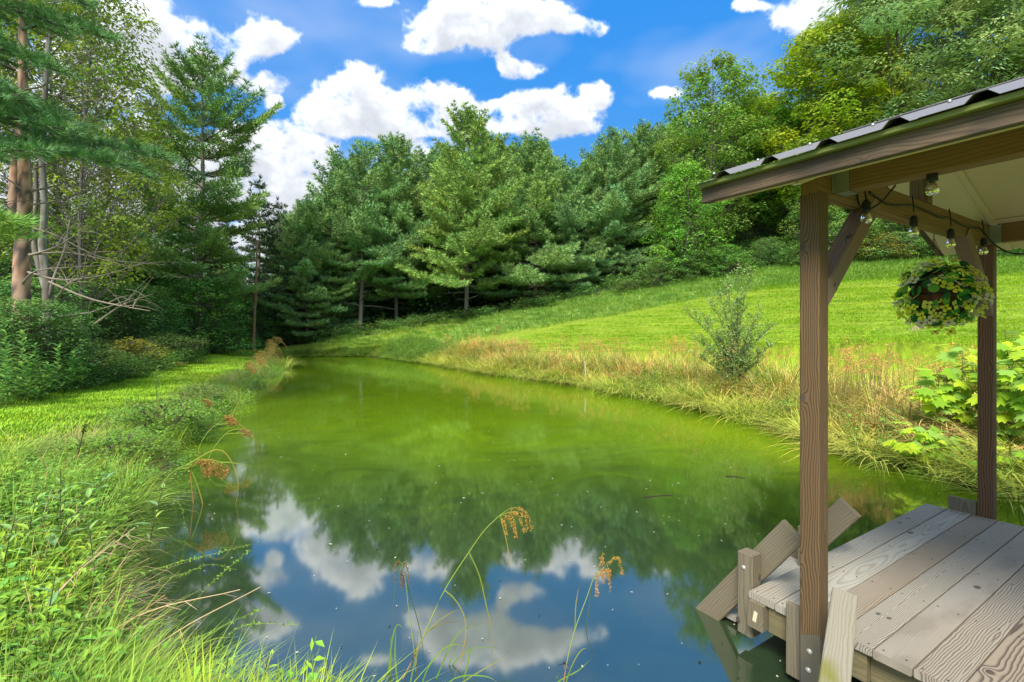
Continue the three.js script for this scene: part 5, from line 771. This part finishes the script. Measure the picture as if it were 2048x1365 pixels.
for (let k = 0; k < 12; k++) { const r = R(330 + k), d = 17 + k * 0.75, x = 505 + k * 4.2 - r() * 25, y = 770 - k * 5.6; sedge(`tan orange sedge at the left bank's far tip, ${['nearest', 'second', 'third', 'fourth', 'fifth', 'sixth', 'seventh', 'eighth', 'ninth', 'tenth', 'eleventh', 'farthest'][k]} of the row`, d, 340 + k, [[x - 18, y + 14], [x - 8, y - 14], [x, y - 30 - r() * 10]], [{ p: [[x - 10, y], [x + 14, y - 24], [x + 34, y + 6]], w: 0.012, c1: [0.4, 0.36, 0.1], c2: [0.48, 0.3, 0.1] }, { p: [[x - 14, y + 8], [x + 6, y - 12], [x + 26, y + 18]], w: 0.012, c1: [0.4, 0.36, 0.1], c2: [0.48, 0.3, 0.1] }], fan(x + 4, y - 30, 12, 11, 7, 10 + k), 'sedges at the far tip of the left bank', 2.9, [0.72, 0.52, 0.18]); }
// broad narrow-leaved weeds near the camera, and tall weeds at the wood edge
const lance = (seed, w) => { const r = R(seed), B = new GB(), n = 6, c = [1, 1, 1]; let pl, pm, pr; for (let k = 0; k <= n; k++) { const t = k / n, h = w * Math.sin(Math.PI * Math.pow(t, 0.75)) / 2 + 0.002, y = 0.12 * t - 0.42 * t * t, l = B.v(t, y + h * 0.35, h, c), m = B.v(t, y, 0, c), q = B.v(t, y + h * 0.35, -h, c); if (k) { B.tri(pl, pm, l); B.tri(pm, m, l); B.tri(pm, pr, m); B.tri(pr, q, m); } pl = l; pm = m; pr = q; } return B.build(); };
const LANCE = [lance(1, 0.20), lance(2, 0.26), lance(3, 0.34)];
function weed(name, label, p0, tip, n, len, geo, mats, seed, group) {
  p0.y = Math.min(p0.y, Math.max(ground(p0.x, -p0.z), -0.12)); const rnd = R(seed), t = thing(name, label, 'weed', p0, group), S = new GB(), e = tip.clone().sub(p0), pts = curve([V(0, 0, 0), e.clone().multiplyScalar(0.5).add(V(0, e.length() * 0.06, 0)), e], 8); tube(S, pts, 0.006, 0.002, 5, [0.14, 0.12, 0.06], rnd); mesh('stem', S.smooth(), M.bark, t);
  for (let k = 0; k < n; k++) { const q = 0.2 + 0.8 * (k + 0.5) / n, f = q * 8, i = Math.min(7, Math.floor(f)), p = pts[i].clone().lerp(pts[i + 1], f - i), az = k * 2.39996 + seed, out = V(Math.cos(az), 0.35 + 0.3 * q, Math.sin(az)).normalize(), nr = V(-out.x * out.y, 1, -out.z * out.y).normalize(), x = out.addScaledVector(nr, -out.dot(nr) + 0.25).normalize(), y = nr.addScaledVector(x, -nr.dot(x)).normalize(), m = mesh('leaf', geo[k % geo.length], mats[Math.floor(rnd() * mats.length)], t); m.quaternion.setFromRotationMatrix(new THREE.Matrix4().makeBasis(x, y, V().crossVectors(x, y))); m.position.copy(p); m.scale.setScalar(len * (0.7 + 0.5 * rnd()) * (1.1 - 0.45 * q)); }
}
const glauc = [leafy(rgb(0.22, 0.42, 0.15), 0.35), leafy(rgb(0.30, 0.50, 0.14), 0.35), leafy(rgb(0.38, 0.58, 0.08), 0.35)], wedge = [leafy(rgb(0.13, 0.32, 0.07), 0.35), leafy(rgb(0.19, 0.40, 0.08), 0.35), leafy(rgb(0.26, 0.48, 0.08), 0.35)];
[[[60, 1110], [215, 950], 3.2, 15, 0.17, 'leaning blue-green long-leaved weed with dark stem tip, nearest at the left edge'], [[40, 1080], [75, 985], 3.3, 12, 0.15, 'long-leaved weed left of the leaning blue-green one'], [[120, 1060], [120, 940], 3.6, 12, 0.14, 'upright long-leaved weed behind the leaning blue-green one'], [[200, 1130], [175, 1040], 3.0, 11, 0.12, 'low long-leaved weed right of the leaning blue-green one'], [[-10, 1150], [30, 1030], 2.9, 11, 0.15, 'long-leaved weed half cut off by the left edge'], [[290, 1050], [330, 960], 3.9, 10, 0.14, 'long-leaved weed on the waterline near the big orange sedge'], [[80, 1230], [110, 1150], 2.5, 10, 0.10, 'small long-leaved weed low at the left'], [[500, 1420], [540, 1300], 2.15, 12, 0.085, 'bright weed with pointed leaves at the bottom edge by the water'], [[430, 1420], [455, 1320], 2.1, 11, 0.085, 'bright pointed-leaf weed left of the one at the bottom waterline'], [[150, 900], [158, 880], 5.5, 8, 0.12, 'low weed at the edge of the left mown strip'],
].forEach(([a, b, d, n, len, label], k) => weed('long_leaved_weed', label, at(a[0], a[1], d), at(b[0], b[1], d - 0.12), n, len, LANCE, glauc, 401 + k));
[[15, 9.2, 640], [45, 9.0, 660], [-20, 8.8, 650], [75, 9.6, 690], [115, 10.0, 690], [140, 10.2, 705], [165, 10.6, 715], [10, 8.4, 700], [50, 8.6, 715], [100, 9.4, 730]].forEach(([px, d, y], k) => { const p = on(xAt(px, d), d); for (let q = 0; q < 1; q++) weed('broad_leaved_weed', `tall broad-leaved weed at the left wood edge, ${['under the stripped trunk', 'just right of the stripped trunk', 'cut by the left edge', 'fourth from the left edge', 'fifth from the left edge', 'sixth from the left edge', 'farthest right of the row', 'low one in front at the left edge', 'low one below the stripped trunk', 'low one in front, rightmost'][k]}`, p, at(px + (k % 3) * 6 - 6, y, d), 34, 0.24, [LANCE[2], LANCE[1]], wedge, 431 + k, 'broad-leaved weeds at the left wood edge'); });
{ // a young tree-like weed stem on the left strip and a dark dry stalk
  weed('young_weed', 'single upright young plant with whorled leaves on the edge of the left strip', on(xAt(313, 9.2), 9.2), at(313, 735, 9.2), 22, 0.16, [LANCE[0]], wedge, 451);
  const rnd = R(453), t = thing('dry_stalk', 'dark dry flower stalk standing in the left bank weeds', 'weed', V(0, 0, 0)), S = new GB(); tube(S, curve([at(153, 925, 5.2), at(160, 890, 5.2), at(168, 856, 5.2)], 6), 0.007, 0.004, 5, [0.06, 0.035, 0.025], rnd); mesh('stem', S.smooth(), M.bark, t); const H = new GB(); spikelets(H, rnd, [at(166, 866, 5.2), at(169, 850, 5.2)], 30, 0.02, [0.07, 0.04, 0.03], 0.02); mesh('seed_head', H.build(), sedgeMat, t);
}
// long dry canes leaning over the near left bank
[[[20, 1290], [150, 1150], [270, 1055], 2.5, 'long straw-coloured dry cane leaning across the near left weeds'], [[100, 1380], [260, 1240], [480, 1180], 2.3, 'dry cane reaching right over the dark water, upper one'], [[200, 1400], [330, 1280], [520, 1175], 2.2, 'dry cane reaching right over the dark water, lower one'], [[30, 1300], [140, 1160], [230, 1080], 2.45, 'thin dry cane beside the long straw-coloured one'], [[60, 1420], [200, 1290], [330, 1190], 2.15, 'orange-brown dry cane low in the left corner']].forEach(([a, b, c, d, label], k) => {
  const rnd = R(470 + k), t = thing('dry_cane', label, 'dry cane', V(0, 0, 0)), S = new GB(), pts = curve([at(a[0], a[1], d), at(b[0], b[1], d + 0.15), at(c[0], c[1], d + 0.3)], 12); tube(S, pts, 0.0045, 0.002, 5, vary(rnd, k === 4 ? [0.42, 0.24, 0.10] : [0.50, 0.38, 0.22], 0.15, 0.05), rnd); for (let q = 0; q < 6; q++) { const p = pts[4 + Math.floor(rnd() * 8)], e = p.clone().add(V((rnd() - 0.2) * 0.12, -0.05 + rnd() * 0.08, (rnd() - 0.5) * 0.1)); tube(S, [p, e], 0.002, 0.001, 3, [0.5, 0.38, 0.22], rnd); } mesh('stem', S.smooth(), M.bark, t); });
// thin green vine-like sprays over the dark water
[[[340, 1130], [420, 1110], [500, 1090], 2.9], [[330, 1250], [430, 1160], [500, 1100], 2.7], [[380, 1280], [450, 1250], [530, 1215], 2.5], [[350, 1000], [370, 1050], [378, 1090], 4.2], [[400, 1330], [480, 1255], [600, 1250], 2.4], [[360, 1150], [420, 1130], [470, 1140], 3.0]].forEach(([a, b, c, d], k) => {
  const rnd = R(490 + k), t = thing('leafy_spray', `spray of tiny leaves over the near left water, ${['reaching farthest right in the upper row', 'rising steeply to the right', 'low and short above the bottom edge', 'hanging down below the big orange sedge', 'lowest and longest one', 'short one just under the upper row'][k]}`, 'weed', V(0, 0, 0), 'sprays of tiny leaves over the near left water'), S = new GB(), L = new GB(), st = at(a[0], a[1], d), pts = curve([on(st.x - 0.85, d + 0.1, 0.05), st, at(b[0], b[1], d), at(c[0], c[1], d)], 16); tube(S, pts, 0.002, 0.001, 4, [0.2, 0.28, 0.05], rnd); for (let q = 0; q < 70; q++) { const f = rnd() * 16, i = Math.min(15, Math.floor(f)), p = pts[i].clone().lerp(pts[i + 1], f - i); leafFlat(L, p, unit(rnd), unit(rnd), 0.018, 0.009, vary(rnd, [0.24, 0.42, 0.05], 0.25, 0.1)); } mesh('stem', S.smooth(), M.bark, t); mesh('leaves', L.build(), M.leaf, t); });
// feathery tussock and sedge clump on the right waterline
[[1738, 6.35, 'fine feathery green tussock on the waterline seen right of the near post', 0.42, [0.27, 0.33, 0.05], 150, 2], [2068, 4.95, 'clump of long drooping blades at the water right of the far post', 0.75, [0.22, 0.36, 0.06], 46, 2.3], [1640, 7.3, 'tan grass tussock bowing to the water behind the near post', 0.65, [0.42, 0.34, 0.10], 120, 2.2], [1545, 8.7, 'golden grass tussock bowing to the water left of the near post', 0.65, [0.40, 0.33, 0.09], 110, 2.2]].forEach(([px, d, label, h, c, n, lean], k) => { const x = xAt(px, d), t = thing('grass_tussock', label, 'tussock', V(x, Math.max(0, ground(x, d)), -d)); mesh('blades', clump(600 + k, n, 0.14, h, k === 1 ? 0.010 : 0.005, lean, 5, c.map((v) => v * 1.2), c.map((v) => v * 1.5)).build(), M.grass, t); });
// white stake, sticks, a bare patch, a dragonfly
{ const d = 15.3, p = on(xAt(1171, d), d), t = mesh('stake', new THREE.CylinderGeometry(0.016, 0.018, 0.8, 8), new THREE.MeshStandardMaterial({ color: rgb(0.50, 0.47, 0.38), roughness: 0.7 }), scene); t.position.copy(p).add(V(0, 0.42, 0)); t.rotation.z = 0.04; tag(t, 'thin white stake standing in the right bank grass by the water', 'stake'); }
[[1452, 954, 1490, 958, 'dark stick floating on the pond left of the near post'], [1290, 996, 1345, 992, 'dark stick floating on the middle of the pond']].forEach(([x0, y0, x1, y1, label], k) => { const S = new GB(), q = (x, y) => { const d = EYE * F / (y - HY); return V((x - CX) / F * d, 0.004, -d); }; tube(S, curve([q(x0, y0), q((x0 + x1) / 2, (y0 + y1) / 2 - 1.2), q(x1, y1)], 6), 0.008, 0.004, 5, [0.03, 0.022, 0.015], R(k), 0.2); tag(mesh('floating_stick', S.smooth(), M.bark, scene), label, 'stick'); });
[[1883, 716, 14.5, 0.5, 'larger bare earth patch in the hillside lawn left of the far post'], [1835, 722, 14.2, 0.28, 'smaller bare earth patch in the hillside lawn']].forEach(([px, py, d, r, label]) => { const rnd = R(px), B = new GB(), c = on(xAt(px, d), d), ids = [B.v(0, 0.07, 0, [0.34, 0.22, 0.15])]; for (let ring = 1; ring <= 3; ring++) for (let k = 0; k < 14; k++) { const a = k / 14 * 6.283, q = r * ring / 3 * (0.8 + 0.4 * rnd()), x = Math.cos(a) * q, z = Math.sin(a) * q * 0.7; ids.push(B.v(x, ground(c.x + x, d - z) - c.y + [0.06, 0.03, -0.02][ring - 1] + rnd() * 0.015, z, vary(rnd, [0.34, 0.22, 0.15], 0.3, 0.06))); } for (let k = 0; k < 14; k++) { const n = (k + 1) % 14; B.tri(0, 1 + n, 1 + k); for (let g = 0; g < 2; g++) { const a = 1 + g * 14; B.tri(a + k, a + n, a + 14 + k); B.tri(a + n, a + 14 + n, a + 14 + k); } } const m = mesh('earth_patch', B.smooth(), M.bark, scene); m.position.copy(c); tag(m, label, 'bare earth'); });
{
  const c = at(1128, 1327, 2.38), t = thing('dragonfly', 'small dark dragonfly clinging to the right-hand sedge stem near the water', 'dragonfly', c), body = mergeGeometries([new THREE.SphereGeometry(0.0042, 10, 8).scale(1.1, 1, 1.3), new THREE.SphereGeometry(0.003, 8, 6).translate(0.006, 0.001, 0), new THREE.CylinderGeometry(0.0012, 0.0016, 0.030, 7).rotateZ(Math.PI / 2).translate(-0.017, -0.003, 0)]);
  mesh('body', body, new THREE.MeshStandardMaterial({ color: rgb(0.02, 0.02, 0.022), roughness: 0.4 }), t);
  const wg = new THREE.CircleGeometry(1, 14).scale(0.0042, 0.015, 1).translate(0, 0.016, 0), wm = new THREE.MeshPhysicalMaterial({ color: rgb(0.25, 0.24, 0.2), transmission: 0.6, roughness: 0.3, thickness: 0, side: THREE.DoubleSide }); for (const [a, b] of [[0.5, 0.3], [-0.2, 0.3], [0.5, -0.3], [-0.2, -0.3]]) { const w = mesh('wing', wg, wm, t); w.rotation.set(b > 0 ? 0.9 : 2.2, 0, a * (b > 0 ? 1 : -1)); }
  t.rotation.y = 0.4;
}

renderer.render(scene, camera);
